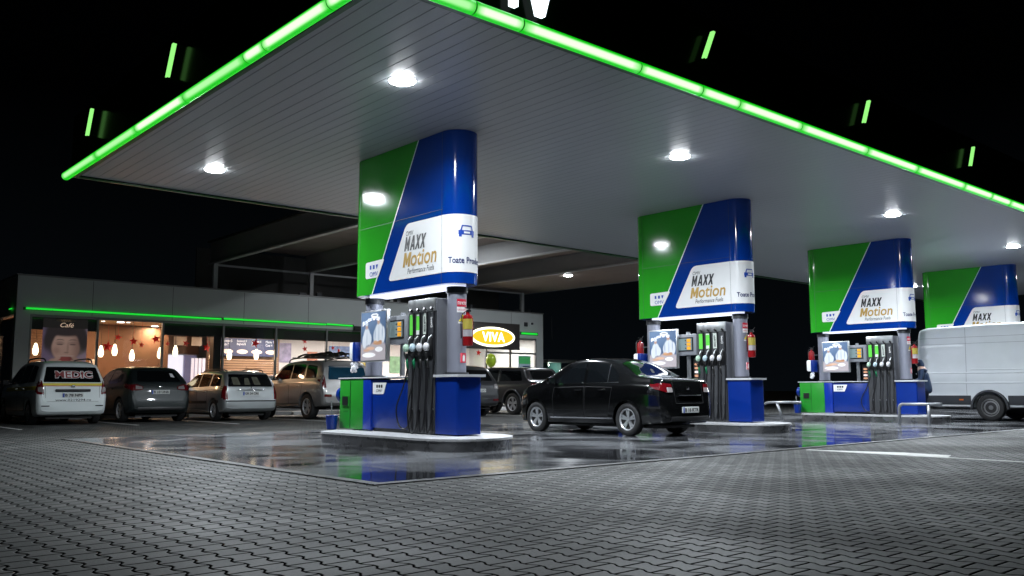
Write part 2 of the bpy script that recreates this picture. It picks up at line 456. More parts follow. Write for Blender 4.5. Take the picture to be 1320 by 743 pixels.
prism(bm, [(11.78, 6.92), (11.88, 6.92), (11.80, 4.0), (11.70, 2.2), (11.60, 2.2), (11.70, 4.0)], .0, .004)
struct('painted_line', bm, Mline)
bm = B(); prism(bm, [(11.885, 6.75), (12.27, 5.72), (12.2, 5.05), (11.855, 4.95)], .0, .0035); struct('painted_arrow', bm, Mline)
for k, (x, y) in enumerate(((4.95, 22.6), (7.80, 23.4), (10.05, 22.4), (12.75, 22.4), (15.4, 22.4), (18.0, 22.0), (20.2, 21.8))):
    bm = B(); box(bm, x - .05, x + .05, y, y + 4.6, 0, .004); struct('painted_bay_line', bm, Mline)
bm = B(); box(bm, 5.6, 29.4, 29.35, 29.5, 0, .13, bev=.01); box(bm, 5.6, 29.4, 29.5, 30.5, 0, .12)
struct('pavement', bm, 'concrete')
# dashed pale kerb blocks beneath the noses of the cars
for k in range(9):
    bm = B(); box(bm, 11.4 + k * 1.9, 12.3 + k * 1.9, 29.24, 29.35, 0, .12, bev=.01)
    tag(obj('kerb_block', bm, 'white'), 'one of the identical white painted kerb blocks before the shop windows', 'kerb block', 'white kerb blocks in front of the shop')

# ------------------------------------------------------------ canopy
ZC = 4.962
CX0, CX1, CY0, CY1 = 4.49, 42.0, 7.09, 17.80
can = thing('station_canopy', 'large flat filling station canopy with white slatted underside and green glowing rim', 'canopy', (CX0, CY0, 0))
bm = B()     # slatted soffit: flat planks 20 cm wide with narrow grooves
x = CX0 + .05; prof = []
while x < CX1 - .05:
    prof += [(x, ZC + .007), (x + .005, ZC), (x + .195, ZC), (x + .2, ZC + .007)]
    x += .2
lo = [bm.verts.new((px, CY0 + .05, pz)) for px, pz in prof]; hi = [bm.verts.new((px, CY1 - .05, pz)) for px, pz in prof]
for i in range(len(prof) - 1): bm.faces.new((lo[i], lo[i + 1], hi[i + 1], hi[i]))
obj('soffit', bm, 'soffit', can)
bm = B(); box(bm, CX0 + .06, CX1 - .06, CY0 + .06, CY1 - .06, ZC + .04, ZC + 1.0); obj('roof_deck', bm, 'dark_clad', can)
bm = B()
Y_, X_ = .045, .045
box(bm, CX0, CX1, CY0, CY0 + Y_, ZC - .05, ZC + 1.12); box(bm, CX0, CX1, CY1 - Y_, CY1, ZC - .015, ZC + 1.12)
box(bm, CX0, CX0 + X_, CY0 + Y_, CY1 - Y_, ZC - .05, ZC + 1.12); box(bm, CX1 - X_, CX1, CY0 + Y_, CY1 - Y_, ZC - .015, ZC + 1.12)
obj('fascia', bm, 'fascia', can)
bm = B()
box(bm, CX0 - .01, CX1, CY1 - .03, CY1 + .03, ZC - .045, ZC - .017); obj('edge_trim', bm, 'fascia_edge', can)
bm = B()
box(bm, CX0 + .046, CX0 + .12, CY0 + .05, CY1 - .05, ZC - .045, ZC + .02); box(bm, CX0 + .121, CX1, CY0 + .046, CY0 + .12, ZC - .045, ZC + .02)
obj('inner_trim', bm, 'fascia_edge', can)
# the green tube, section by section, running just outside the fascia
RT = .080; ZT = ZC - .022
def tube_section(p0, p1, outward, dim, name='rim_light'):
    bm = B(); lay = bm.verts.layers.float.new('core')
    p0 = Vector(p0); p1 = Vector(p1); d = (p1 - p0).normalized(); up = Vector((0, 0, 1)); o = Vector(outward)
    n = 28; segs = 12; L = (p1 - p0).length; rings = []
    for j in range(segs + 1):
        t = j / segs
        p = p0.lerp(p1, t); ring = []
        endd = min(t, 1 - t) * L
        fade = min(1, endd / .10) if not dim else min(1, endd / .10)
        for k in range(n):
            a = 2 * math.pi * k / n
            nn = o * math.cos(a) + up * math.sin(a)
            v = bm.verts.new(p + nn * RT)
            c = 1.15 * math.exp(-((((a + math.pi) % (2 * math.pi)) - math.pi + .42) / .60) ** 4)
            fl = .55 if dim else 1.0
            v[lay] = max(0, min(1, c * fl * (.25 + .75 * fade)))
            ring.append(v)
        rings.append(ring)
    for a, b in zip(rings, rings[1:]):
        for i in range(n): bm.faces.new((a[i], a[(i + 1) % n], b[(i + 1) % n], b[i]))
    bm.faces.new(rings[0][::-1]); bm.faces.new(rings[-1])
    return obj(name, bm, 'tube', can, smooth=True)
TX, TY = CX0 - .06, CY0 - .07
yb = [TY + .05, 7.9, 9.41, 9.92, 11.87, 13.82, 15.85, CY1 + .1]
for i, (a, b) in enumerate(zip(yb, yb[1:])): tube_section((TX, a + .012, ZT), (TX, b - .012, ZT), (-1, 0, 0), i in (3, 5, 6))
xb = [TX, 5.62, 6.30, 8.30, 9.58, 10.45, 12.1, 14.2, 16.1, 18.2, 19.6, 20.6, 22.8, 25.2, 27.6, 30, 33, 36, 39, 42]
for i, (a, b) in enumerate(zip(xb, xb[1:])): tube_section((a + .012, TY, ZT), (b - .012, TY, ZT), (0, -1, 0), i in (0,))
jm_ = mat('green tube joint', (.0, .2, .01), .4, emit=(0, 1, .02), es=.12)
for y in yb[1:-1]:
    bm = B(); cyl(bm, (TX, y - .014, ZT), (TX, y + .014, ZT), RT * .93, n=20); obj('tube_joint', bm, jm_, can)
for xx in xb[1:-1]:
    bm = B(); cyl(bm, (xx - .014, TY, ZT), (xx + .014, TY, ZT), RT * .93, n=20); obj('tube_joint', bm, jm_, can)

# short upright light bars on the fascia
def light_bar(x, y, outward, label):
    o = Vector(outward)
    t = thing('fascia_light_bar', label, 'light bar', (x, y, 5.38), 'upright green light bars on the canopy fascia')
    bm = B(); lay = bm.verts.layers.float.new('core')
    p = Vector((x, y, 0)) + o * .11
    box(bm, p.x - .028, p.x + .028, p.y - .028, p.y + .028, 5.40, 5.84, bev=.006)
    for v in bm.verts: v[lay] = .75
    ln = Vector((-o.y, o.x, 0)) * .5
    for v in bm.verts: v.co += ln * (v.co.z - 5.40)
    obj('bar_glass', bm, 'tube_dim', t)
    bm = B(); box(bm, min(x, p.x) - .01, max(x, p.x) + .01, min(y, p.y) - .01, max(y, p.y) + .01, 5.84, 5.86); bmesh.ops.translate(bm, verts=bm.verts, vec=ln * .44); obj('bracket', bm, 'fascia', t)
    bm = B(); box(bm, min(x, p.x) - .01, max(x, p.x) + .01, min(y, p.y) - .01, max(y, p.y) + .01, 5.38, 5.40); obj('bracket', bm, 'fascia', t)
light_bar(CX0, 12.55, (-1, 0, 0), 'upright green light bar on the left fascia, nearer the canopy corner sign')
light_bar(CX0, 16.45, (-1, 0, 0), 'upright green light bar on the left fascia, nearest the far left corner')
for xx, l in ((9.66, 'upright green light bar on the front fascia, nearest the white letters'), (14.15, 'middle one of three upright green light bars on the front fascia'), (18.6, 'upright green light bar on the front fascia, farthest to the right'), (23.1, 'upright green light bar on the front fascia, out past the right edge')):
    if xx < 20: light_bar(xx, CY0, (0, -1, 0), l)
# illuminated sign letters on the front fascia
sg = thing('canopy_sign', 'large white glowing letters on the front fascia of the canopy', 'sign', (5.3, CY0, 5.13))
def letter(polys, x0, name='letter'):
    bm = B()
    for poly in polys:
        a = [bm.verts.new((x0 + px, CY0 - .10, 5.13 + pz)) for px, pz in poly]; b = [bm.verts.new((x0 + px, CY0 - .03, 5.13 + pz)) for px, pz in poly]
        n = len(poly); bm.faces.new(a); bm.faces.new(b[::-1])
        for i in range(n): bm.faces.new((a[i], a[(i + 1) % n], b[(i + 1) % n], b[i]))
    return obj(name, bm, 'letter_lit', sg)
N_ = 28; ow, oh, ot = .27, .40, .10
ring = [(ow + ow * math.cos(2 * math.pi * i / N_), oh + oh * math.sin(2 * math.pi * i / N_)) for i in range(N_)]
rin = [(ow + (ow - ot) * math.cos(2 * math.pi * i / N_), oh + (oh - ot) * math.sin(2 * math.pi * i / N_)) for i in range(N_)]
letter([(ring[i], ring[(i + 1) % N_], rin[(i + 1) % N_], rin[i]) for i in range(N_)], 5.05)
letter([[(0, 0), (.09, 0), (.09, .8), (0, .8)], [(.095, .8), (.095, .55), (.26, .2), (.26, .42)], [(.425, .8), (.425, .55), (.262, .2), (.262, .42)], [(.43, 0), (.52, 0), (.52, .8), (.43, .8)]], 5.73)
letter([[(.235, 0), (.30, 0), (.325, .16), (.11, .8), (0, .8)], [(.302, 0), (.345, 0), (.58, .8), (.47, .8), (.327, .16)]], 6.32)

# canopy lamps
lamp0 = thing('canopy_lamp', '', 'ceiling lamp', (6.35, 9.42, ZC), 'ceiling lamps under the canopy')
bm = B(); lathe(bm, [(.195, ZC + .01), (.195, ZC - .004), (.178, ZC - .006), (.170, ZC + .004), (.001, ZC + .005)], (6.35, 9.42, 0), n=32); obj('housing', bm, 'fixture', lamp0)
bm = B(); lathe(bm, [(.168, ZC + .003), (.165, ZC - .016), (.14, ZC - .026), (.06, ZC - .031), (.002, ZC - .032)], (6.35, 9.42, 0)); obj('lens', bm, 'lamp_lens', lamp0, smooth=True)
lamps = [(6.35, 9.42, 'ceiling lamp nearest the camera, left of the first pylon top'), (6.4, 15.65, 'ceiling lamp near the far left corner of the canopy'),
         (12.21, 9.4, 'ceiling lamp above the black sedan between first and second pylons'), (12.21, 15.65, 'ceiling lamp hidden behind the first pylon, second row'),
         (20.19, 9.37, 'ceiling lamp between the second and third pylons, front row'), (20.19, 15.65, 'ceiling lamp behind the second pylon, back row'),
         (27.4, 9.25, 'ceiling lamp above the white van'), (27.7, 15.65, 'ceiling lamp behind the third pylon, back row'), (35.1, 9.3, 'ceiling lamp beyond the fourth pylon'), (35.1, 15.65, 'farthest ceiling lamp in the back row')]
def real_light(parent, kind, loc, power, color=(.86, .93, 1), **k):
    l = bpy.data.lights.new('lamp_light', kind); l.energy = power; l.color = color
    for a, b in k.items(): setattr(l, a, b)
    o = bpy.data.objects.new('lamp_light', l); C.objects.link(o); o.location = Vector(loc) - rootloc(parent); o.parent = parent
    return o
for i, (x, y, l) in enumerate(lamps):
    t = lamp0 if i == 0 else copy_tree(lamp0)
    t.location = (x, y, ZC); t['label'] = l
    real_light(t, 'AREA', (x, y, ZC - .085), LAMP_POWER, shape='DISK', size=.26, spread=R(162))

# ------------------------------------------------------------ island 1 (everything is then copied to the others)
PITCH = 7.675
KZ = .19
X0 = 8.133; RP = .308; YN = 10.9; YF = 13.315; XC = X0 + RP; LS = YF - YN
ZB = 2.52
WHERE = ['on the nearest island', 'on the black sedan island', 'on the island before the van', 'on the farthest island']
base = []     # (object, label template)
def T1(name, lab, cat, loc, group):
    t = thing(name, lab % WHERE[0], cat, loc, group); base.append((t, lab)); return t
def wrap(s, z, off=0.0):
    per = 2 * LS + 2 * math.pi * RP
    s = s % per
    if s <= LS: return Vector((X0 - off, YF - s, z))
    s -= LS
    if s <= math.pi * RP:
        a = s / RP; r = RP + off
        return Vector((XC - r * math.cos(a), YN - r * math.sin(a), z))
    s -= math.pi * RP
    if s <= LS: return Vector((X0 + 2 * RP + off, YN + s, z))
    s -= LS; a = s / RP; r = RP + off
    return Vector((XC + r * math.cos(a), YF + r * math.sin(a), z))
PER = 2 * LS + 2 * math.pi * RP
pyl = T1('pylon_sign', 'green and blue rounded pylon sign hanging from the canopy %s', 'pylon sign', (XC, 12.1, ZB), 'pylon signs under the canopy')
def wrapped(name, bm, m, parent=pyl, off=.003, cut=.05, smooth=True):
    grid_cut(bm, cut, 'x'); mapped(bm, lambda x, y: wrap(x, y, off)); return obj(name, bm, m, parent, smooth=smooth)
# closed blue body
bm = B()
ss_ = sorted(set([0, LS] + [LS * k / 8 for k in range(9)] + [LS + math.pi * RP * k / 24 for k in range(25)] + [LS + math.pi * RP + LS * k / 8 for k in range(9)] + [2 * LS + math.pi * RP + math.pi * RP * k / 24 for k in range(24)]))
lo = [bm.verts.new(wrap(s, ZB)) for s in ss_]; hi = [bm.verts.new(wrap(s, ZC - .004)) for s in ss_]
for i in range(len(ss_)): bm.faces.new((lo[i], lo[(i + 1) % len(ss_)], hi[(i + 1) % len(ss_)], hi[i]))
bm.faces.new(lo); bm.faces.new(hi[::-1]); obj('body', bm, 'blue', pyl, auto=40)
HALF = LS + math.pi * RP / 2     # mirror line of the sign along the nose
for mirror in (False, True):
    def MM(bm):
        if mirror:
            for v in bm.verts: v.co.x = 2 * HALF - v.co.x
        return bm
    st = 1.755; sb = .415; s0 = -(math.pi * RP / 2)
    wrapped('green_panel', MM(flat([[(s0 + .0, ZB - .0), (sb, ZB), (st, ZC - .006), (s0, ZC - .006)]])), 'green', off=.003)
    wrapped('dividing_line', MM(flat([[(sb - .012, ZB), (sb + .016, ZB), (st + .016, ZC - .006), (st - .012, ZC - .006)]])), 'white_line', off=.006)
    body = rounded([(HALF, 3.605), (1.43, 3.605), (.905, 2.695), (HALF, 2.695)], .11)
    # keep the nose edge square: replace rounded nose corners
    body = [(x, z) for x, z in body if x < HALF - .12] + [(HALF, 2.695), (HALF, 3.605)]
    wrapped('white_panel', MM(flat([body])), 'white', off=.006)
    wrapped('logo_tag', MM(flat([rounded([(.20, 3.085), (.205, 2.80), (.60, 2.80), (.79, 3.10)][::-1], .045)])), 'white', off=.009)
    def flipx(bm, a, b):
        if mirror:
            for v in bm.verts: v.co.x = 2 * HALF - (a + b - v.co.x)
        return bm
    def wt(s, a, b, z0, z1, m, name='lettering', off=.0105, **k):
        bold = k.pop('bold', 0)
        bm = fit(text_bm(s, 1, **k), a, b, z0, z1)
        if bold:       # heavier strokes: the same outline again, shifted by a few millimetres
            for q, dxx in enumerate((bold,)):
                b2_ = fit(text_bm(s, 1, **k), a + dxx, b + dxx, z0, z1)
                for v in b2_.verts: v.co.z = 0
                wrapped(name, flipx(b2_, a, b), m, off=off + .002 * (q + 1), cut=.06)
        wrapped(name, flipx(bm, a, b), m, off=off, cut=.06)
    wt('OMV', 1.43, 1.64, 3.40, 3.475, 'black_ink', shear=.2)
    G_M = [[(0, 0), (0, 1), (.30, 1), (.5, .54), (.70, 1), (1, 1), (1, 0), (.72, 0), (.72, .52), (.58, .14), (.42, .14), (.28, .52), (.28, 0)]]
    G_A = [[(0, 0), (.33, 1), (.5, 1), (.5, .68), (.30, 0)], [(1, 0), (.67, 1), (.5, 1), (.5, .68), (.70, 0)], [(.36, .204), (.64, .204), (.585, .391), (.415, .391)]]
    G_X = [[(0, 0), (.31, .5), (.0, 1), (.32, 1), (.5, .72), (.68, 1), (1, 1), (.69, .5), (1, 0), (.68, 0), (.5, .29), (.32, 0)]]
    def glyph(gl, x0, w_, z0, z1, m):
        h_ = z1 - z0
        bm = flat([[(x0 + px * w_ + py * h_ * .20, z0 + py * h_) for px, py in q] for q in gl])
        if mirror:      # keep the lettering readable on the far side
            for v in bm.verts: v.co.x = 2 * HALF - (GA + GB - v.co.x)
        wrapped('letter', bm, m, off=.0105, cut=.06)
    GA, GB = 1.385, 1.99
    for gl, x0 in ((G_M, 1.385), (G_A, 1.545), (G_X, 1.685), (G_X, 1.825)): glyph(gl, x0, .132, 3.15, 3.385, 'black_ink')
    GA, GB = 1.345, 2.28
    glyph(G_M, 1.345, .20, 2.885, 3.12, 'gold_ink')
    bm = fit(text_bm('otion', 1, shear=.18, bold=.014), 1.575, 2.28, 2.882, 3.13)
    if mirror:
        for v in bm.verts: v.co.x = 2 * HALF - (GA + GB - v.co.x)
    wrapped('lettering', bm, 'gold_ink', off=.0105, cut=.06)
    wt('Performance Fuels', 1.485, 2.215, 2.765, 2.855, 'black_ink', shear=.2)
    wt('OMV', .34, .60, 2.83, 2.91, 'blue_ink', off=.0125)
    for k in range(3):
        sh = [[(0, 0), (.05, 0), (.05, .07), (0, .07)], [(0, 0), (.06, 0), (.06, .07), (0, .07)], [(.02, 0), (.04, 0), (.07, .07), (0, .07)]][k]
        wrapped('logo_mark', MM(flat([[(.34 + k * .095 + a, 2.955 + b) for a, b in sh]])), 'blue_ink', off=.0125)
wt2 = fit(text_bm('Toate Produsele', 1, bold=.02), LS + .03 + .10, HALF * 2 - LS - .13, 2.83, 2.93)
wrapped('lettering', wt2, 'navy_ink', off=.0105, cut=.04)
def car_icon(cx, cz, s):
    P_ = [[(-1, -.35), (1, -.35), (1, .15), (-1, .15)], [(-.8, .15), (-.62, .15), (-.5, .62), (-.62, .72)], [(.8, .15), (.62, .15), (.5, .62), (.62, .72)], [(-.62, .6), (.62, .6), (.62, .74), (-.62, .74)], [(-.95, -.62), (-.62, -.62), (-.62, -.35), (-.95, -.35)], [(.95, -.62), (.62, -.62), (.62, -.35), (.95, -.35)]]
    return flat([[(cx + x * s, cz + z * s) for x, z in p] for p in P_])
wrapped('car_symbol', car_icon(HALF - .06, 3.33, .135), 'blue_ink', off=.0105, cut=.04)
wrapped('car_symbol_grille', flat([[(HALF - .11, 3.30), (HALF - .01, 3.30), (HALF - .01, 3.33), (HALF - .11, 3.33)]]), 'white', off=.0125, cut=.04)
for s_ in (.0, LS, ): wrapped('seam', flat([[(s_ - .0025, ZB), (s_ + .0025, ZB), (s_ + .0025, ZC - .01), (s_ - .0025, ZC - .01)]]), 'dark_metal', off=.0125)
wrapped('seam', flat([[(0.0, 3.697), (LS, 3.697), (LS, 3.702), (0.0, 3.702)]]), 'dark_metal', off=.0045)
bm = B(); prism(bm, rounded([(XC - .2, YN - .02), (XC + .2, YN - .02), (XC + .2, YF - .1), (XC - .2, YF - .1)], .1), ZB - .03, ZB - .003); obj('underside_light', bm, 'under_lit', pyl)
real_light(pyl, 'AREA', (XC, 12.1, ZB - .05), 14, shape='RECTANGLE', size=.3, size_y=1.8)

# kerb island
kp = [(7.45, 10.35), (7.62, 9.90), (8.06, 9.74), (8.52, 9.80), (8.93, 10.12), (9.12, 10.55), (9.12, 13.3), (8.85, 13.72), (8.0, 13.76), (7.62, 13.6), (7.45, 13.35)]
kp = rounded(kp, .22, 4)
isl = T1('pump_island', 'raised concrete pump island with steel kerb band, the one %s'.replace('the one %s', '%s'), 'island', (8.3, 12, 0), 'raised pump islands')
ISL_L = ['raised pump island with steel kerb band, nearest the camera', 'raised pump island with steel kerb band behind the black sedan', 'raised pump island with steel kerb band between two tube guards']
bm = B(); prism(bm, kp, 0, KZ - .035); obj('kerb_band', bm, 'kerb_steel', isl, auto=35)
cx_, cy_ = 8.29, 11.75
k2 = [(cx_ + (a - cx_) * 1.012, cy_ + (b - cy_) * 1.006) for a, b in kp]
bm = B(); prism(bm, k2, KZ - .033, KZ); obj('top_slab', bm, 'concrete', isl, auto=35)

# support columns
def column(y, lab, z0):
    t = T1('support_column', lab, 'column', (8.43, y, z0), 'round support columns of the canopy')
    bm = B(); lathe(bm, [(.15, z0 + .03), (.15, ZB - .13)], (8.43, y, 0), n=32); obj('shaft', bm, 'column', t, smooth=True)
    bm = B(); lathe(bm, [(.001, ZB - .131), (.17, ZB - .13), (.17, ZB - .032), (.001, ZB - .031)], (8.43, y, 0), n=32); obj('collar', bm, 'dark_metal', t, auto=30)
    bm = B(); lathe(bm, [(.19, z0), (.19, z0 + .03), (.151, z0 + .031)], (8.43, y, 0), n=32); obj('foot_plate', bm, 'dark_metal', t, auto=30)
    return t
def on_col(bm, y, r=.153):
    # (u, z) on the column surface, u measured round the shaft from the -X-Y corner
    grid_cut(bm, .03, 'x')
    return mapped(bm, lambda u, z: Vector((8.43 - r * math.cos(u / r + R(52)), y - r * math.sin(u / r + R(52)), z)))
ctop = 1.10
colF = column(13.28, 'silver support column behind the poster %s', ctop)
colN = column(10.9, 'silver support column with warning stickers %s', ctop + .02)
def stk(name, poly, m, r=.153): return obj(name, on_col(flat([poly]), 10.9, r), m, colN, smooth=True)
stk('sticker', [(.0, 2.17), (.19, 2.17), (.19, 2.29), (.0, 2.29)], 'sticker_red')
stk('sticker', [(.0, 2.08), (.19, 2.08), (.19, 2.165), (.0, 2.165)], 'white')
obj('lettering', on_col(fit(text_bm('STOP MOTOR', 1, bold=.02), .01, .18, 2.2, 2.25), 10.9, .1555), 'white', colN)
obj('lettering', on_col(fit(text_bm('FUMATUL INTERZIS', 1), .01, .18, 2.105, 2.135), 10.9, .1555), 'sticker_red', colN)
stk('sticker', [(.03, 1.94), (.17, 1.94), (.10, 2.06)], 'yellow')
stk('sticker_symbol', [(.093, 1.965), (.107, 1.965), (.112, 2.02), (.088, 2.02)], 'black_ink', .1555)
stk('sticker', [(.02, 1.905), (.18, 1.905), (.18, 1.93), (.02, 1.93)], 'white')
stk('sticker', [(.06, 1.30), (.19, 1.30), (.19, 1.45), (.06, 1.45)], 'sticker_red')
stk('sticker_symbol', [(.10, 1.32), (.15, 1.32), (.15, 1.40), (.125, 1.43), (.10, 1.40)], 'white', .1555)

# rounded end box under the near column
t = T1('pedestal_cabinet', 'blue cabinet with steel top under the column %s', 'cabinet', (8.4, 10.75, KZ), 'blue pedestal cabinets')
bm = B(); prism(bm, rounded([(8.135, 10.50), (8.56, 10.46), (8.66, 10.62), (8.66, 11.07), (8.135, 11.07)], .035), KZ + .02, 1.075); obj('housing', bm, 'cab_blue', t, auto=30)
bm = B(); prism(bm, rounded([(8.10, 10.44), (8.62, 10.41), (8.72, 10.60), (8.72, 11.085), (8.10, 11.085)], .03), 1.077, 1.115); obj('top_plate', bm, 'pale_top', t, auto=30)

# main service counter: green bin front, blue panels, steel top
t = T1('service_counter', 'service counter with green bin front and blue panels %s', 'counter', (8.4, 12.9, KZ), 'service counters between pump and column')
bm = B(); box(bm, 8.135, 8.70, 13.15, 13.92, KZ + .02, 1.075, bev=.006); obj('bin_cabinet', bm, 'cab_green', t, auto=30)
bm = B(); box(bm, 8.128, 8.134, 13.555, 13.56, KZ + .04, 1.05); obj('door_gap', bm, 'black', t)
bm = B(); box(bm, 8.120, 8.1335, 13.60, 13.82, .595, .79, bev=.004); obj('bin_slot_frame', bm, 'cab_green', t)
bm = B(); box(bm, 8.112, 8.1195, 13.62, 13.80, .615, .77); obj('bin_slot', bm, 'black', t)
bm = fit(text_bm('DESEURI', 1), 13.63, 13.79, .50, .52); on_plane(bm, (8.1335, 27.42, 0), (0, -1, 0), .003); obj('lettering', bm, 'black_ink', t)
bm = B(); box(bm, 8.135, 8.70, 12.90, 13.145, KZ + .02, 1.06, bev=.004); obj('corner_panel', bm, mat('bright blue panel', (.002, .028, .30), .3), t, auto=30)
bm = B(); box(bm, 8.16, 8.68, 11.84, 12.895, KZ + .06, 1.05, bev=.004); obj('blue_panel', bm, 'cab_blue', t, auto=30)
bm = B(); box(bm, 8.19, 8.66, 11.86, 12.88, KZ + .001, KZ + .058); obj('plinth', bm, 'black', t)
bm = B(); box(bm, 8.12, 8.72, 11.84, 13.97, 1.077, 1.100, bev=.006); obj('counter_top', bm, 'pale_top', t, auto=30)
bm = flat([[(0, 0), (.33, 0), (.42, .19), (0, .19)]]); on_plane(bm, (8.1585, 12.87, .815), (0, -1, 0), .003); obj('logo_tag', bm, 'white', t)
for k in range(3):
    bm = flat([rounded([(.11 + k * .07, .105), (.16 + k * .07, .105), (.16 + k * .07, .155), (.11 + k * .07, .155)], .012)]); on_plane(bm, (8.1585, 12.87, .815), (0, -1, 0), .006); obj('logo_mark', bm, 'black_ink', t)
bm = fit(text_bm('OMV', 1), .11, .28, .03, .08); on_plane(bm, (8.1585, 12.87, .815), (0, -1, 0), .006); obj('lettering', bm, 'black_ink', t)

# fuel pump with four nozzles
p = T1('fuel_pump', 'dark four-nozzle fuel pump with steel head panel %s', 'fuel pump', (8.4, 11.45, KZ), 'fuel pumps')
PY0, PY1 = 11.09, 11.83
bm = B(); box(bm, 8.19, 8.68, PY0, PY1, KZ + .001, 2.32, bev=.008); obj('housing', bm, 'pump_side', p, auto=30)
bm = B(); box(bm, 8.155, 8.1895, PY0 + .01, PY1, KZ + .01, 2.115); obj('front_panel', bm, 'pump_face', p)
bm = B(); box(bm, 8.150, 8.1895, PY0, PY1 + .004, 2.12, 2.325, bev=.004); obj('head_panel', bm, 'steel', p, auto=30)
ny = [PY1 - .095 - k * .185 for k in range(4)]
for k, y in enumerate(ny):
    mm = ['label_green', 'label_green', 'label_pale', 'dark_metal'][k]
    bm = B(); box(bm, 8.146, 8.1545, y - .048, y + .048, 1.76, 2.09, bev=.003); lb = obj('fuel_label', bm, mm, p)
    if k == 1:
        bm = B(); box(bm, 8.142, 8.1455, y - .04, y + .04, 1.76, 1.83); box(bm, 8.142, 8.1455, y - .04, y + .04, 2.06, 2.085); obj('label_band', bm, 'white', p)
    if k >= 2:
        bm = fit(text_bm(['MAXX Motion', 'Diesel'][k - 2], 1, bold=.02), .0, .24 if k == 2 else .16, 0, .05)
        for v in bm.verts: v.co = Vector((8.143, y + .022 - v.co.y, 1.80 + v.co.x + (.06 if k == 3 else 0)))
        obj('lettering', bm, 'black_ink' if k == 2 else 'white', p)
    bm = B(); box(bm, 8.135, 8.1545, y - .085, y - .081, 1.30, 2.11); obj('divider', bm, 'black', p)
    # nozzle boot, nozzle, hose
    bm = B(); box(bm, 8.11, 8.1545, y - .05, y + .05, 1.42, 1.70, bev=.012); obj('nozzle_boot', bm, 'black', p, auto=30)
    nz_m = mat('nozzle cover', [(.55, .78, .60), (.55, .70, .78), (.8, .8, .82), (.8, .8, .82)][k], .3)
    bm = B()
    tubepath(bm, spline([(8.075, y + .035, 1.50), (8.055, y + .012, 1.56), (8.06, y - .01, 1.61)], 5), [.036, .042, .047, .05, .052, .052, .05, .045, .038, .03, .022], n=12)
    nz = obj('nozzle', bm, nz_m, p, smooth=True)
    bm = B(); tubepath(bm, spline([(8.06, y - .008, 1.60), (8.075, y - .03, 1.68), (8.115, y - .045, 1.735)], 5), .013, n=8); obj('spout', bm, 'steel', nz, smooth=True)
    bm = B(); tubepath(bm, spline([(8.06, y + .055, 1.505), (8.05, y + .05, 1.45), (8.065, y + .03, 1.40)], 4), .011, n=8); box(bm, 8.05, 8.09, y + .0, y + .03, 1.36, 1.47, bev=.008); obj('trigger_guard', bm, 'black', nz, smooth=True)
    bm = B(); cyl(bm, (8.075, y + .022, 1.40), (8.085, y + .0, 1.22), .021, .019, n=12); obj('hose_sleeve', bm, mat('hose sleeve', [(.0, .16, .06), (.0, .16, .06), (.02, .02, .02), (.02, .02, .02)][k], .4), nz, smooth=True)
    sag = [.30, .24, .27, .26][k]; dy = [.27, .14, .035, .02][k]
    bm = B(); tubepath(bm, spline([(8.085, y, 1.23), (8.075, y + dy * .35, .95), (8.06, y + dy, .60), (8.07, y + dy * .8, sag + .03), (8.09, y + dy * .25, sag - .035), (8.10, y - .05, sag + .1), (8.12, y - .07, .8), (8.13, y - .078, 1.5), (8.13, y - .075, 2.05), (8.12, y - .05, 2.13)], 7), .0125, n=8); obj('hose', bm, 'hose', p, smooth=True)
    bm = B(); cyl(bm, (8.15, y - .03, 2.14), (8.10, y - .03, 2.165), .022, n=12); obj('hose_hook', bm, 'black', p)
    bm = B(); box(bm, 8.142, 8.1545, y - .055, y - .015, KZ + .06, .56); obj('lower_slot', bm, 'black', p)
    bm = B(); cyl(bm, (8.141, y - .035, .585), (8.1545, y - .035, .585), .012, n=10); obj('slot_bolt', bm, 'steel', p)
# payment display beside the pump
t = T1('payment_display', 'grey framed payment display with orange keys %s', 'display', (8.3, 12.15, 1.64), 'payment displays beside the pumps')
bm = B(); box(bm, 8.135, 8.40, 11.85, 12.50, 1.64, 2.10, bev=.01); obj('frame', bm, 'grey_plastic', t, auto=30)
bm = B(); box(bm, 8.126, 8.1345, 11.93, 12.43, 1.72, 2.03); obj('bezel', bm, 'black', t)
bm = B(); box(bm, 8.120, 8.1255, 11.96, 12.40, 1.745, 2.005); obj('screen', bm, 'lcd', t)
for k in range(3):
    bm = B(); box(bm, 8.113, 8.1195, 11.985, 12.09, 1.755 + k * .085, 1.825 + k * .085, bev=.004); obj('key', bm, 'orange', t)
    bm = B(); box(bm, 8.115, 8.1195, 12.11, 12.14, 1.78 + k * .085, 1.80 + k * .085); obj('small_key', bm, 'black', t)
bm = B(); box(bm, 8.25, 8.31, 12.14, 12.20, 1.110, 1.64); box(bm, 8.25, 8.31, 12.14, 12.20, 2.10, 2.16); obj('stand', bm, 'galv', t)
def sst(a, b, x):
    t_ = max(0., min(1., (x - a) / (b - a))); return t_ * t_ * (3 - 2 * t_)
def ell(u, v, cx, cy, rx, ry, soft=.25, rot=0):
    du, dv = u - cx, v - cy; c_, s_ = math.cos(rot), math.sin(rot)
    d_ = math.hypot((du * c_ + dv * s_) / rx, (-du * s_ + dv * c_) / ry)
    return 1 - sst(1 - soft, 1 + soft, d_)
def mix3(a, b, k): return tuple(x * (1 - k) + y * k for x, y in zip(a, b))
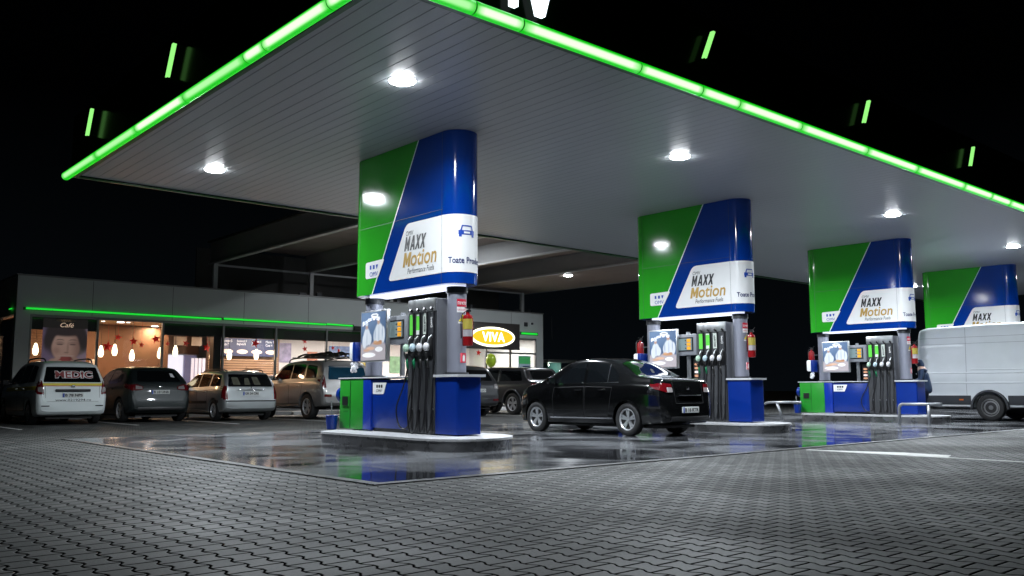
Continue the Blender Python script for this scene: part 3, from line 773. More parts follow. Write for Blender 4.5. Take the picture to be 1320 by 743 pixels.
def painted(name, org, ux, w_, h_, nx, nz, fn, es, parent, d=.003):
    # a printed sheet: the picture is stored per vertex in a fine grid
    bm = B(); lay = bm.loops.layers.float_color.new('print'); V = [[bm.verts.new((w_ * i / nx, h_ * j / nz, 0)) for i in range(nx + 1)] for j in range(nz + 1)]
    for j in range(nz):
        for i in range(nx):
            f = bm.faces.new((V[j][i], V[j][i + 1], V[j + 1][i + 1], V[j + 1][i]))
            for l in f.loops: l[lay] = (*fn(l.vert.co.x, l.vert.co.y), 1)
    on_plane(bm, org, ux, d)
    key = 'print_%s' % name
    if key not in M:
        m = bpy.data.materials.new(name); m.use_nodes = True; t_ = m.node_tree; b = t_.nodes['Principled BSDF']
        a = t_.nodes.new('ShaderNodeVertexColor'); a.layer_name = 'print'
        t_.links.new(a.outputs[0], b.inputs['Base Color']); t_.links.new(a.outputs[0], b.inputs['Emission Color']); b.inputs['Emission Strength'].default_value = es; b.inputs['Roughness'].default_value = .35
        M[key] = m
    return obj(name, bm, M[key], parent)
# poster light box in front of the far column
t = T1('poster_box', 'lit poster box showing two white-clad bakers on navy %s', 'poster', (8.0, 12.95, 1.35), 'lit poster boxes on the pump islands')
PX = 8.05; pu = (0, -1, 0)
bm = B(); box(bm, PX, PX + .075, 12.31, 13.12, 1.355, 2.225, bev=.01); obj('frame', bm, 'steel', t, auto=30)
M['post_navy'] = mat('poster navy', (.03, .07, .17), .4, emit=(.10, .22, .50), es=.55, var=.3, vs=3)
M['post_white'] = mat('poster white', (.8, .8, .85), .4, emit=(.88, .92, 1), es=.6)
M['post_pink'] = mat('poster table', (.6, .5, .5), .4, emit=(.85, .72, .74), es=.8, var=.1)
M['post_brown'] = mat('poster pastry', (.4, .2, .12), .4, emit=(.55, .25, .13), es=.7)
O = (PX, 13.095, 1.382); PW, PH = .76, .815
bm = B(); box(bm, PX + .076, 8.30, 13.0, 13.06, 1.5, 1.54); obj('arm', bm, 'dark_metal', t)
def blob(cx, cy, rx, ry, n=14): return [(cx + rx * math.cos(2 * math.pi * i / n), cy + ry * math.sin(2 * math.pi * i / n)) for i in range(n)]
def bakers(u, v):
    c_ = mix3((.035, .07, .15), (.16, .24, .38), sst(0, .9, v) * .6 + .4 * ell(u, v, .2, .75, .3, .3, .8))
    c_ = mix3((.42, .37, .39), c_, sst(.26, .32, v + .05 * math.sin(u * 9)))
    white = (.62, .65, .70); sk = (.50, .33, .26)
    for cx, cy, rx, ry in ((.18, .40, .105, .15), (.11, .33, .07, .12), (.26, .36, .07, .10), (.56, .45, .13, .17), (.46, .40, .07, .13), (.68, .42, .06, .14)): c_ = mix3(c_, white, ell(u, v, cx, cy, rx, ry, .12))
    c_ = mix3(c_, (.28, .34, .45), .7 * ell(u, v, .185, .36, .012, .11, .6)); c_ = mix3(c_, (.28, .34, .45), .7 * ell(u, v, .555, .42, .012, .15, .6))
    c_ = mix3(c_, (.25, .31, .42), .7 * ell(u, v, .44, .44, .018, .10, .6)); c_ = mix3(c_, (.25, .31, .42), .7 * ell(u, v, .66, .47, .015, .10, .6))
    c_ = mix3(c_, sk, ell(u, v, .175, .575, .037, .05, .2)); c_ = mix3(c_, white, ell(u, v, .175, .62, .045, .035, .15))
    c_ = mix3(c_, sk, ell(u, v, .54, .65, .042, .055, .2)); c_ = mix3(c_, white, ell(u, v, .54, .70, .05, .035, .15))
    c_ = mix3(c_, (.3, .2, .15), .5 * ell(u, v, .54, .635, .012, .006, .6)); c_ = mix3(c_, (.3, .2, .15), .5 * ell(u, v, .175, .562, .012, .006, .6))
    for cx, cy, rx, ry, cc in ((.52, .285, .14, .030, (.50, .26, .14)), (.45, .31, .05, .02, (.6, .35, .2)), (.60, .31, .05, .018, (.42, .2, .1)), (.30, .20, .13, .03, (.66, .42, .30)), (.18, .17, .10, .022, (.55, .33, .22))): c_ = mix3(c_, cc, ell(u, v, cx, cy, rx, ry, .25))
    c_ = mix3(c_, (1, 1, 1), ell(u, v, .56, .18, .11, .04, .15)); c_ = mix3(c_, (.8, .78, .8), ell(u, v, .56, .185, .08, .025, .2)); c_ = mix3(c_, (.95, .93, .93), ell(u, v, .25, .09, .2, .04, .2))
    c_ = mix3(c_, (1, 1, 1), ell(u, v, .42, .755, .115, .036, .08)); c_ = mix3(c_, (.1, .12, .2), .8 * ell(u, v, .42, .755, .08, .014, .4)); c_ = mix3(c_, (1, 1, 1), ell(u, v, .42, .708, .035, .014, .2))
    return c_
painted('baker_print', O, pu, PW, PH, 70, 76, bakers, .24, t)
bm = fit(text_bm('Brutaria ta', 1, bold=.03), 0, .52, 0, .08)
for v in bm.verts: v.co = Vector((.05 + v.co.x, .575 + v.co.y + v.co.x * .16 + .05 * math.sin(v.co.x / .52 * math.pi), 0))
on_plane(bm, O, pu, .009); obj('lettering', bm, 'post_white', t)
# little goods display behind the pump screen
t = T1('snack_display', 'small lit snack poster standing on the counter %s', 'display', (8.4, 12.0, 1.109), 'small snack posters on the counters')
bm = B(); box(bm, 8.30, 8.33, 11.88, 12.06, 1.12, 1.56, bev=.005); obj('board', bm, 'black', t)
for k in range(4):
    bm = on_plane(flat([blob(.09, .06 + k * .085, .065, .028)]), (8.30, 12.06, 1.12), pu, .004); obj('food_print', bm, ['post_brown', 'post_pink', 'post_brown', 'post_brown'][k], t)
bm = B(); box(bm, 8.28, 8.36, 11.90, 12.04, 1.109, 1.1195); obj('foot', bm, 'black', t)
# towel dispenser on the far column
t = T1('towel_dispenser', 'blue and white paper towel dispenser behind the poster %s', 'dispenser', (8.2, 13.6, 1.35), 'paper towel dispensers')
bm = B(); box(bm, 8.15, 8.55, 13.46, 13.55, 1.38, 1.72, bev=.01); obj('blue_back', bm, 'cab_blue', t, auto=30)
bm = B(); box(bm, 8.17, 8.50, 13.552, 13.70, 1.40, 1.72, bev=.035); obj('white_cover', bm, 'white', t, auto=40)
bm = B()
for k in range(9):
    a = random.uniform(0, 6.28); c_ = Vector((8.18 + .05 * math.cos(a), 13.50 + .05 * math.sin(a), 1.20 + random.uniform(0, .16)))
    r_ = bmesh.ops.create_icosphere(bm, subdivisions=1, radius=random.uniform(.03, .05)); bmesh.ops.translate(bm, vec=c_, verts=r_['verts'])
cyl(bm, (8.19, 13.50, 1.34), (8.19, 13.5, 1.39), .02, n=8)
obj('paper', bm, 'paper', t)
# waste gloves arm and blue water can + squeegee bucket at the island tail
t = T1('squeegee_bucket', 'blue squeegee bucket by the green cabinet %s', 'bucket', (7.9, 13.95, KZ), 'blue squeegee buckets')
bm = B(); lathe(bm, [(.001, KZ + .004), (.085, KZ + .004), (.11, KZ + .24), (.118, KZ + .245), (.112, KZ + .25), (.102, KZ + .24), (.08, KZ + .03), (.001, KZ + .03)], (7.98, 13.62 + .30, 0), n=20)
obj('pail', bm, 'cab_blue', t, auto=40)
bm = B(); cyl(bm, (7.98, 13.90, KZ + .05), (8.0, 13.98, KZ + .50), .011, n=8); obj('handle', bm, 'galv', t)
t = T1('air_hose_reel', 'round blue reel on the green cabinet end %s', 'reel', (8.3, 13.96, .6), 'small blue reels')
bm = B(); cyl(bm, (8.25, 13.93, .80), (8.25, 14.02, .80), .14, n=24); obj('drum', bm, 'cab_blue', t, auto=30)
bm = B(); cyl(bm, (8.25, 14.022, .80), (8.25, 14.04, .80), .05, n=16); obj('hub', bm, 'galv', t)
# extinguishers
def extinguisher(x, y, z, lab, labels=True):
    t = T1('fire_extinguisher', lab, 'fire extinguisher', (x, y, z), 'fire extinguishers on the columns')
    bm = B(); lathe(bm, [(.001, z), (.075, z + .005), (.085, z + .03), (.085, z + .42), (.07, z + .475), (.03, z + .50), (.028, z + .53), (.001, z + .53)], (x, y, 0), n=24); obj('cylinder', bm, 'red', t, auto=40)
    def onb(poly, m, nm, r=.0865):
        bm = grid_cut(flat([poly]), .02, 'x'); mapped(bm, lambda u, zz: Vector((x - r * math.cos(u / r + R(48)), y - r * math.sin(u / r + R(48)), z + zz))); obj(nm, bm, m, t, smooth=True)
    if labels: onb([(-.09, .26), (.09, .26), (.09, .42), (-.09, .42)], 'old_yellow', 'yellow_label'); onb([(-.09, .15), (.09, .15), (.09, .255), (-.09, .255)], 'old_paper', 'white_label')
    bm = B(); box(bm, x - .02, x + .02, y - .06, y + .02, z + .53, z + .57, bev=.005); tubepath(bm, [(x, y - .05, z + .585), (x - .02, y + .05, z + .60)], .008, n=6); tubepath(bm, [(x, y - .03, z + .56), (x, y - .10, z + .635)], .009, n=6); obj('valve', bm, 'black', t)
    bm = B(); tubepath(bm, spline([(x + .01, y + .02, z + .55), (x - .06, y + .06, z + .50), (x - .095, y + .05, z + .35), (x - .09, y + .05, z + .12)], 6), .009, n=8); obj('hose', bm, 'hose', t, smooth=True)
    bm = B(); box(bm, x - .012, x + .012, y, 10.9 if y < 12 else 13.3, z + .36, z + .385); obj('bracket', bm, 'dark_metal', t)
    return t
extinguisher(8.455, 10.655, 1.55, 'red fire extinguisher with labels, near column %s')
ext2 = extinguisher(8.34, 13.62, 1.50, 'fire extinguisher beside the far column %s', False)

# copies
for i in (1, 2):
    for o, lab in base:
        if o.name.startswith('pump_island'): l = ISL_L[i]
        else: l = lab % WHERE[i]
        dup(o, PITCH * i, l)
isl['label'] = ISL_L[0]
for ch in children(ext2): bpy.data.objects.remove(ch)      # the nearest island has none on its far column
base = [b_ for b_ in base if b_[0] != ext2]; bpy.data.objects.remove(ext2)
for o, lab in base:
    if o.name.split('.')[0] in ('pylon_sign', 'support_column'): dup(o, PITCH * 3, lab % WHERE[3])

# tube guards (hoops) at both ends of the third island
def tube_guard(paths, lab):
    t = thing('tube_guard', lab, 'barrier', paths[0][0], 'steel tube guards of the third island')
    for nm, p_ in zip(('bent_tube', 'leg'), paths):
        bm = B(); tubepath(bm, p_, .038, n=12); obj(nm, bm, 'galv', t, smooth=True)
tube_guard([[(22.2, 10.40, 0), (22.2, 10.40, .40), (22.2, 10.385, .445), (22.2, 10.35, .485), (22.2, 10.30, .50), (22.2, 9.34, .505)], [(22.2, 9.66, 0), (22.2, 9.66, .48)]], 'bent grey steel tube guard in front of the blue cabinet near the van')
tube_guard([[(22.9, 14.76, .44), (22.9, 14.70, .475), (22.9, 14.60, .495), (22.9, 14.40, .50), (22.9, 13.55, .51)], [(22.9, 14.18, 0), (22.9, 14.24, .25), (22.9, 14.34, .48)]], 'bent grey steel tube guard left of the third green bin cabinet')

# ------------------------------------------------------------ shop building
YS = 30.5; SX0, SX1 = 6.36, 28.78; ZTOP = 4.46; ZW = 3.15
shop = thing('shop_building', 'long low grey station shop with lit windows and a green light line', 'building', (SX0, YS, 0))
bm = B()
box(bm, SX0, SX1, YS, YS + .25, ZW + .12, ZTOP); box(bm, SX0, SX0 + .25, YS + .251, YS + 9, 3.27, ZTOP); box(bm, SX1 - .25, SX1, YS + .251, YS + 9, 0, ZTOP)
box(bm, SX0 + .251, SX1 - .251, YS + 8.75, YS + 9, 0, ZTOP)
obj('fascia_wall', bm, 'shop_wall', shop)
bm = B(); box(bm, SX0 - .03, SX1 + .03, YS - .035, YS + .28, ZTOP + .002, ZTOP + .05); box(bm, SX0 - .03, SX0 + .28, YS + .281, YS + 9, ZTOP + .002, ZTOP + .05); obj('parapet_cap', bm, 'shop_frame', shop)
for k in range(9):
    bm = B(); box(bm, SX0 + 2.2 + k * 2.6, SX0 + 2.215 + k * 2.6, YS - .003, YS - .0005, ZW + .14, ZTOP - .02); obj('cladding_joint', bm, 'dark_clad', shop)
bm = B(); box(bm, SX0 + .25, SX1 - .25, YS + .26, YS + 8.74, ZTOP - .5, ZTOP - .4); obj('roof', bm, 'dark_clad', shop)
bm = B(); box(bm, SX0, SX0 + .40, YS, YS + .3, 0, ZW + .119); obj('corner_pillar', bm, 'shop_wall', shop)
bm = B(); box(bm, SX1 - .42, SX1, YS - .001, YS + .25, 0, ZW + .119)
obj('corner_pillar', bm, 'shop_wall', shop)
# windows: frames, panes, blinds
mx = [6.79, 8.78, 10.89, 13.04, 15.08, 17.21, 19.3, 21.4, 23.4, 25.3, 26.75, 28.34]
for i, (a, b) in enumerate(zip(mx, mx[1:])):
    bm = B()
    box(bm, a - .035, a + .035, YS + .02, YS + .12, .1, ZW + .119)
    box(bm, a + .036, b - .036, YS + .03, YS + .10, ZW + .04, ZW + .119); box(bm, a + .036, b - .036, YS + .03, YS + .10, .1, .22)
    if i >= 9: box(bm, a + .036, b - .036, YS + .03, YS + .10, 2.52, 2.60)
    wf = obj('window_frame', bm, 'shop_frame', shop)
    bm = B(); box(bm, a + .037, b - .037, YS + .06, YS + .068, .221, ZW + .039); obj('pane', bm, 'shop_glass', wf)
    if i < 7 and i != 1:
        bm = B(); box(bm, a + .037, b - .037, YS + .11, YS + .14, 2.78 if i else 2.80, ZW + .10); obj('window_blind', bm, 'black' if i < 3 else 'dark_clad', wf)
bm = B(); box(bm, 28.30, 28.36, YS + .02, YS + .12, .1, ZW + .119); obj('window_frame', bm, 'shop_frame', shop)
bm = B()
box(bm, 12.72, 13.0, YS + .13, YS + .45, 0, ZW + .1); obj('inner_column', bm, 'black', shop)
# green light line
gl = [(6.62, 12.9), (13.0, 17.1), (17.15, 18.3)]
bm = B()
for p0, p1, rr_ in [((a, YS - .05, 3.44), (b, YS - .05, 3.42), .034) for a, b in gl] + [((27.38, YS - .05, 3.50), (28.35, YS - .05, 3.49), .045), ((SX0 - .05, YS + .4, 3.44), (SX0 - .05, YS + .7, 3.44), .02)]:
    bm = B(); cyl(bm, p0, p1, rr_, n=10); obj('green_light_line', bm, 'shop_green', shop)
mb_ = mat('dark green strip', (.01, .09, .02), .5)
bm = B(); box(bm, 6.55, 18.4, YS - .014, YS - .0015, 3.39, 3.48); obj('light_line_backing', bm, mb_, shop)
bm = B(); box(bm, 27.3, 28.45, YS - .014, YS - .0015, 3.43, 3.57); obj('light_line_backing', bm, mb_, shop)
# glazed left end of the shop
bm = B(); box(bm, SX0 + .10, SX0 + .12, YS + .42, YS + 8.9, .1, 3.10); obj('side_glass', bm, 'shop_glass', shop)
bm = B(); box(bm, SX0 + .14, SX0 + .16, YS + .42, YS + 8.9, 2.70, 3.20); obj('side_blind', bm, 'black', shop)
for k in range(4):
    bm = B(); box(bm, SX0 + .06, SX0 + .16, YS + .45 + k * 2.1, YS + .52 + k * 2.1, .0, 3.26); obj('side_frame', bm, 'shop_frame', shop)
bm = B(); box(bm, 18.35, 18.8, YS - .12, YS - .02, 3.25, 3.42, bev=.02); cyl(bm, (18.8, YS - .08, 3.33), (18.95, YS - .12, 3.30), .05, n=12); cm = obj('security_camera', bm, 'black', shop)
bm = B(); box(bm, 27.55, 27.75, YS - .06, YS - .002, 3.83, 4.03, bev=.02); box(bm, 28.0, 28.1, YS - .08, YS - .002, 3.93, 4.03, bev=.02); obj('wall_box', bm, 'dark_metal', shop)
# interior
bm = B(); box(bm, SX0 + .26, 15.0, YS + .2, YS + 5.6, .0, .14); box(bm, 15.0, SX1 - .26, YS + .2, YS + 5.6, 0, .14); obj('interior_floor', bm, 'int_floor', shop)
bm = B(); box(bm, SX0 + .26, 15.0, YS + .16, YS + 5.5, 3.28, 3.34); obj('cafe_ceiling', bm, 'warm_ceiling', shop)
bm = B(); box(bm, 15.01, SX1 - .26, YS + .16, YS + 5.5, 3.28, 3.34); obj('shop_ceiling', bm, 'pale_wall', shop)
bm = B()
box(bm, SX0 + .26, 12.25, YS + 3.2, YS + 3.3, .14, 3.27); obj('cafe_back_wall', bm, 'brown_wall', shop)
bm = B(); box(bm, 14.15, 17.3, YS + 4.2, YS + 4.3, .14, 3.27); box(bm, 12.26, 14.14, YS + 5.0, YS + 5.1, 2.35, 3.27); obj('counter_back_wall', bm, 'brown_wall', shop)
bm = B(); box(bm, 12.26, 14.14, YS + 5.2, YS + 5.3, .14, 2.34); box(bm, 17.31, SX1 - .26, YS + 5.3, YS + 5.4, .14, 3.27); obj('store_back_wall', bm, 'pale_wall', shop)
bm = B()
for k in range(14): box(bm, 14.2, 17.2, YS + 4.15, YS + 4.199, 1.0 + k * .10, 1.06 + k * .10)
obj('wall_slats', bm, mat('warm wood slats', (.36, .21, .12), .5), shop); bm = B()
for k in range(22): box(bm, 6.85, 8.75, YS + 1.6, YS + 1.62, .9 + k * .09, .95 + k * .09)
obj('wall_slats', bm, mat('dark wood slats', (.30, .18, .11), .5), shop)
# store shelving, fridges, counters seen through the glass
for k, (x, y, ww, hh, cc) in enumerate(((16.2, 33.5, 1.4, 1.5, (.25, .2, .2)), (18.4, 34.2, 1.6, 1.7, (.3, .28, .25)), (20.6, 33.8, 1.5, 1.5, (.2, .25, .3)), (22.6, 33.2, 1.4, 1.3, (.35, .2, .15)), (24.6, 34.0, 1.5, 1.4, (.25, .25, .3)), (26.4, 33.6, 1.2, 1.5, (.3, .25, .2)))):
    t = thing('goods_shelf', ['low dark goods shelf behind the grey four wheel drive', 'goods shelf behind the poster box', 'bluish goods shelf left of the lit oval sign', 'reddish goods shelf under the lit oval sign', 'goods shelf behind the lime green globe', 'goods shelf by the shop doors'][k], 'shelf', (x, y, .14), 'goods shelves inside the shop')
    bm = B(); box(bm, x, x + ww, y, y + .05, .141, hh); 
    for j in range(4): box(bm, x, x + ww, y - .35, y - .001, .25 + j * (hh - .3) / 3.4, .28 + j * (hh - .3) / 3.4)
    obj('rack', bm, 'grey_plastic', t)
    bm = B()
    for j in range(4):
        xx = x + .03
        while xx < x + ww - .12:
            w_ = random.uniform(.07, .14); box(bm, xx, xx + w_ * .85, y - .33, y - .05, .282 + j * (hh - .3) / 3.4, .282 + j * (hh - .3) / 3.4 + random.uniform(.12, .24)); xx += w_
    obj('packed_goods', bm, mat('goods', tuple(min(1, c * 1.5) for c in cc), .4, var=.8, vs=7), t)['kind'] = 'stuff'
t = thing('cafe_counter', 'brown cafe counter under the menu board with a coffee machine on top', 'counter', (14, 33.6, .14))
bm = B(); box(bm, 14.2, 16.9, 33.3, 33.9, .141, 1.22, bev=.01); obj('counter_body', bm, 'brown_wall', t, auto=30)
bm = B(); box(bm, 14.15, 16.95, 33.25, 33.95, 1.222, 1.27); obj('counter_top', bm, 'pale_top', t)
t = thing('coffee_machine', 'steel coffee machine standing on the cafe counter', 'coffee machine', (14, 33.6, 1.27))
bm = B(); box(bm, 15.2, 15.8, 33.4, 33.8, 1.271, 1.66, bev=.02); obj('machine_body', bm, 'steel', t, auto=30)
bm = B(); box(bm, 15.27, 15.73, 33.38, 33.399, 1.40, 1.60); obj('front_plate', bm, 'black', t)
for k, (x0, x1, z0, z1, cc, l) in enumerate(((17.5, 18.4, 2.1, 2.95, (.35, .3, .45), 'slanted lilac wall poster right of the menu board'), (19.2, 19.7, 1.9, 2.6, (.55, .2, .12), 'reddish wall poster behind the four wheel drive roof'), (20.3, 21.5, 2.4, 2.9, (.15, .22, .4), 'wide blue wall poster in the store'), (22.0, 22.6, 1.9, 2.8, (.5, .4, .1), 'yellow wall poster in the store'), (23.6, 24.4, 1.7, 2.5, (.2, .35, .2), 'green wall poster behind the lime globe'), (26.0, 26.9, 1.8, 2.5, (.45, .12, .10), 'dark red wall poster near the shop doors'))):
    bm = B(); box(bm, x0, x1, YS + 5.26, YS + 5.295, z0, z1); tag(obj('wall_poster', bm, mat('printed poster', cc, .4, var=.9, vs=5)), l, 'poster', 'posters on the store back wall')
tg = thing('menu_board', 'dark menu board with pictures of rolls above the cafe counter', 'menu board', (14.2, 34.6, 2.2))
bm = B(); box(bm, 14.55, 17.1, YS + 3.95, YS + 4.0, 2.28, 3.0); obj('board', bm, mat('menu board navy', (.03, .035, .08), .4, emit=(.10, .11, .22), es=.35), tg)
for k in range(4):
    bm = on_plane(flat([blob(.32, .18, .24, .09), ]), (14.58 + k * .63, YS + 3.95, 2.28), (1, 0, 0), .004); obj('food_print', bm, mat('lit food print', (.7, .5, .4), .4, emit=(.9, .7, .6), es=.7, var=.3, vs=9), tg)
    bm = fit(text_bm(['Espresso 5\nLatte 7', 'Sandwich 9\nBaghete 8', 'Croissant 4\nSuc 6', 'Meniu 15\nCeai 4'][k], 1), .08, .5, .42, .66); on_plane(bm, (14.58 + k * .63, YS + 3.95, 2.28), (1, 0, 0), .004); obj('lettering', bm, mat('lit menu text', (.8, .8, .8), .4, emit=(.8, .8, 1), es=.5), tg)
tg = thing('wall_frame', 'small pale framed notice on the brown cafe wall', 'notice', (10.1, 33.6, 1.5))
bm = B(); box(bm, 9.45, 9.70, YS + 3.15, YS + 3.19, 1.62, 2.0); obj('sheet', bm, 'paper', tg)
tg = thing('white_doorway', 'bright white lit doorway at the back of the cafe', 'doorway', (11.2, 35, .14))
bm = B(); box(bm, 12.95, 13.55, YS + 5.10, YS + 5.15, .15, 2.3); obj('door_leaf', bm, mat('lit doorway', (.8, .8, .85), .5, emit=(.8, .78, .95), es=1.1), tg)
bm = B(); box(bm, 13.6, 14.1, YS + 5.10, YS + 5.15, .15, 2.3); obj('door_panel', bm, mat('lilac door', (.3, .27, .42), .4, emit=(.4, .36, .6), es=.3), tg)
bm = B()
for k in range(4): box(bm, 13.42 + k * .15, 13.53 + k * .15, YS + 3.9, YS + 3.94, 1.15, 2.15)
tag(obj('frosted_strips', bm, mat('lit frosted strips', (.7, .65, .75), .5, emit=(.75, .68, .85), es=.6)), 'row of pale lit strips beside the cafe doorway', 'panel')
for k, (x0, x1) in enumerate(((12.55, 13.05), (13.25, 13.65))):
    tg = tag(obj('wall_picture', (lambda b: (box(b, x0, x1, 34.0, 34.04, 2.62, 2.95), b)[1])(B()), mat('pale landscape print', (.6, .5, .42), .5, var=.4, vs=6)), ['pale framed picture high on the cafe wall, left one', 'pale framed picture high on the cafe wall, right one by the black column'][k], 'picture', 'framed pictures on the cafe wall')
# pendants
pend = [(7.17, 31.4, 2.22), (7.44, 31.2, 2.27), (8.5, 31.9, 2.1), (9.13, 31.3, 2.2), (9.51, 31.1, 2.25), (10.24, 31.6, 2.1), (11.05, 31.2, 2.19), (11.77, 31.7, 2.3), (12.95, 31.3, 2.16), (13.7, 31.5, 2.21), (14.67, 31.3, 2.23)]
pl = ['first pendant lamp from the left, before the cafe poster', 'second pendant lamp from the left, touching the poster edge', 'small pendant lamp in front of the poster mug', 'pendant lamp at the frame between poster and open window',
      'largest pendant lamp right of the red star in the open window', 'lowest pendant lamp in the middle of the open window', 'pendant lamp at the right frame of the open window', 'pendant lamp over the bright white doorway', 'pendant lamp below the pair of red stars', 'pendant lamp in front of the left menu picture', 'pendant lamp under the red star on the menu board']
for c, lab in zip(pend, pl):
    c = Vector(c)
    t = thing('pendant_lamp', lab, 'pendant lamp', (c.x, c.y, c.z), 'white glass pendant lamps in the cafe window')
    bm = B(); lathe(bm, [(.03, c.z + .19), (.055, c.z + .12), (.088, c.z - .02), (.085, c.z - .12), (.05, c.z - .20), (.001, c.z - .20)], (c.x, c.y, 0), n=14); obj('shade', bm, 'pendant', t, smooth=True)
    bm = B(); cyl(bm, (c.x, c.y, c.z + .19), (c.x, c.y, 3.28), .007, n=6); obj('cord', bm, 'black', t)
stars = [(9.29, 31.12, 2.35, 0.24), (9.65, 31.27, 2.68, 0.16), (10.14, 31.18, 2.56, 0.18), (10.45, 31.3, 2.45, 0.14), (10.93, 31.31, 2.67, 0.2), (11.24, 31.03, 2.51, 0.11), (11.88, 31.01, 2.54, 0.16), (12.8, 31.42, 2.43, 0.2), (12.86, 31.13, 2.57, 0.17), (14.53, 31.12, 2.63, 0.22), (16.78, 31.5, 2.81, 0.15), (16.65, 31.24, 2.49, 0.15), (17.99, 31.42, 2.57, 0.13), (18.17, 31.24, 2.47, 0.13), (25.49, 31.32, 2.57, 0.2)]
sl = ['largest red star, left in the open window', 'small red star high beside the large one', 'red star left of centre in the open window', 'faint red star in the middle of the open window', 'red star high at the right of the open window', 'tiny red star right of the window frame', 'red star above the bright doorway', 'lower of the two overlapping red stars', 'upper of the two overlapping red stars', 'red star in front of the menu board', 'upper red star of the hanging pair in the white window', 'lower red star of the hanging pair in the white window', 'left small red star over the four wheel drive roof', 'right small red star over the four wheel drive roof', 'red star near the fire extinguisher under the oval sign']
for (px, py, pz, r), lab in zip(stars, sl):
    c = Vector((px, py, pz))
    bm = B(); n_ = 10; rot = random.uniform(-.3, .3); fr = bm.verts.new((c.x, c.y - .03, c.z)); bk = bm.verts.new((c.x, c.y + .03, c.z))
    rim_ = [bm.verts.new((c.x + ((r if k % 2 == 0 else r * .42) * .85) * math.sin(math.pi * 2 * k / n_ + rot), c.y, c.z + ((r if k % 2 == 0 else r * .42) * .85) * math.cos(math.pi * 2 * k / n_ + rot))) for k in range(n_)]
    for k in range(n_): bm.faces.new((rim_[k], rim_[(k + 1) % n_], fr)); bm.faces.new((rim_[(k + 1) % n_], rim_[k], bk))
    cyl(bm, (c.x, c.y, c.z + r * .9), (c.x, c.y, 3.27), .004, n=5)
    tag(obj('star_ornament', bm, 'star'), lab, 'star', 'red stars hanging in the shop windows')
# window poster of the cafe
t = thing('cafe_poster', 'large window poster of a dark-haired woman drinking from a red mug', 'poster', (7.15, YS + .16, 1.0))
M['p_bg'] = mat('poster lilac', (.22, .16, .2), .5, emit=(.30, .2, .22), es=.22, var=.6, vs=1.5)
M['p_skin'] = mat('poster skin', (.4, .25, .2), .5, emit=(.55, .33, .26), es=.30, var=.5, vs=2.2)
M['p_dark'] = mat('poster hair', (.03, .02, .02), .5)
M['p_mug'] = mat('poster mug', (.25, .04, .03), .5, emit=(.4, .05, .03), es=.4)
O2 = (7.15, YS + .055, .95)
def cp(nm, polys, m, d): return obj(nm, on_plane(flat(polys), O2, (1, 0, 0), d), m, t)
def woman(u, v):
    # soft portrait: dark-haired woman, eyes lowered, holding a red-brown mug in both hands
    c_ = mix3((.17, .12, .20), (.30, .22, .28), sst(.2, 1.3, u))
    c_ = mix3(c_, (.045, .03, .035), ell(u, v, .68, 1.50, .62, .52, .22))
    c_ = mix3(c_, (.10, .09, .05), .5 * ell(u, v, 1.12, 1.25, .16, .16, .4))
    skin = mix3((.50, .31, .25), (.30, .17, .14), sst(.75, 1.12, u)); skin = mix3(skin, (.60, .40, .33), .5 * ell(u, v, .55, 1.55, .3, .2, .9))
    c_ = mix3(c_, skin, ell(u, v, .70, 1.32, .42, .50, .10)); c_ = mix3(c_, (.04, .028, .03), ell(u, v, .66, 1.86, .58, .20, .22)); c_ = mix3(c_, (.04, .028, .03), ell(u, v, .20, 1.62, .13, .36, .35, -.2)); c_ = mix3(c_, (.04, .028, .03), ell(u, v, 1.2, 1.6, .14, .4, .35, .15))
    for ex in (.52, .90):
        c_ = mix3(c_, (.26, .15, .13), .6 * ell(u, v, ex, 1.44, .12, .06, .6)); c_ = mix3(c_, (.04, .02, .02), ell(u, v, ex, 1.405 - .35 * (u - ex) ** 2 * 4, .085, .013, .4)); c_ = mix3(c_, (.07, .04, .035), .85 * ell(u, v, ex, 1.555 - (u - ex) ** 2 * 1.6, .11, .016, .5))
    c_ = mix3(c_, (.28, .16, .13), .55 * ell(u, v, .755, 1.30, .03, .17, .7)); c_ = mix3(c_, (.22, .12, .10), .7 * ell(u, v, .72, 1.145, .07, .022, .6))
    c_ = mix3(c_, (.34, .19, .15), .6 * ell(u, v, .42, 1.2, .1, .1, .8))
    mug = mix3((.26, .05, .045), (.12, .02, .02), sst(.7, .98, u)); k = ell(u, v, .72, .80, .25, .26, .08) * (1 - sst(1.02, 1.04, v)); c_ = mix3(c_, mug, k); c_ = mix3(c_, (.55, .40, .35), .7 * ell(u, v, .72, 1.035, .24, .02, .3))
    for k in range(4):
        c_ = mix3(c_, (.48, .30, .24), ell(u, v, .44 + .02 * k, .93 - .095 * k, .13, .043, .18, .35)); c_ = mix3(c_, (.38, .23, .18), ell(u, v, 1.0 - .02 * k, .95 - .095 * k, .13, .043, .18, -.35))
    c_ = mix3(c_, (.42, .26, .21), ell(u, v, .27, .70, .13, .26, .2, -.35)); c_ = mix3(c_, (.32, .19, .15), ell(u, v, 1.16, .72, .12, .24, .2, .35))
    c_ = mix3(c_, (.10, .07, .13), sst(.50, .36, v))
    return mix3(c_, (.018, .014, .013), sst(1.915, 1.925, v))
painted('portrait_print', O2, (1, 0, 0), 1.32, 2.22, 60, 100, woman, .30, t, .004)
def cp(nm, polys, m, d): return obj(nm, on_plane(flat(polys), O2, (1, 0, 0), d), m, t)
bm = fit(text_bm('Café', 1, shear=.3), .5, .9, 1.95, 2.09); obj('lettering', on_plane(bm, O2, (1, 0, 0), .012), mat('lit cafe text', (.7, .6, .5), .5, emit=(1, .7, .5), es=.5), t)
cp('badge_print', [blob(.66, 2.16, .30, .05, 20)], mat('dim oval', (.12, .09, .06), .4), .011)
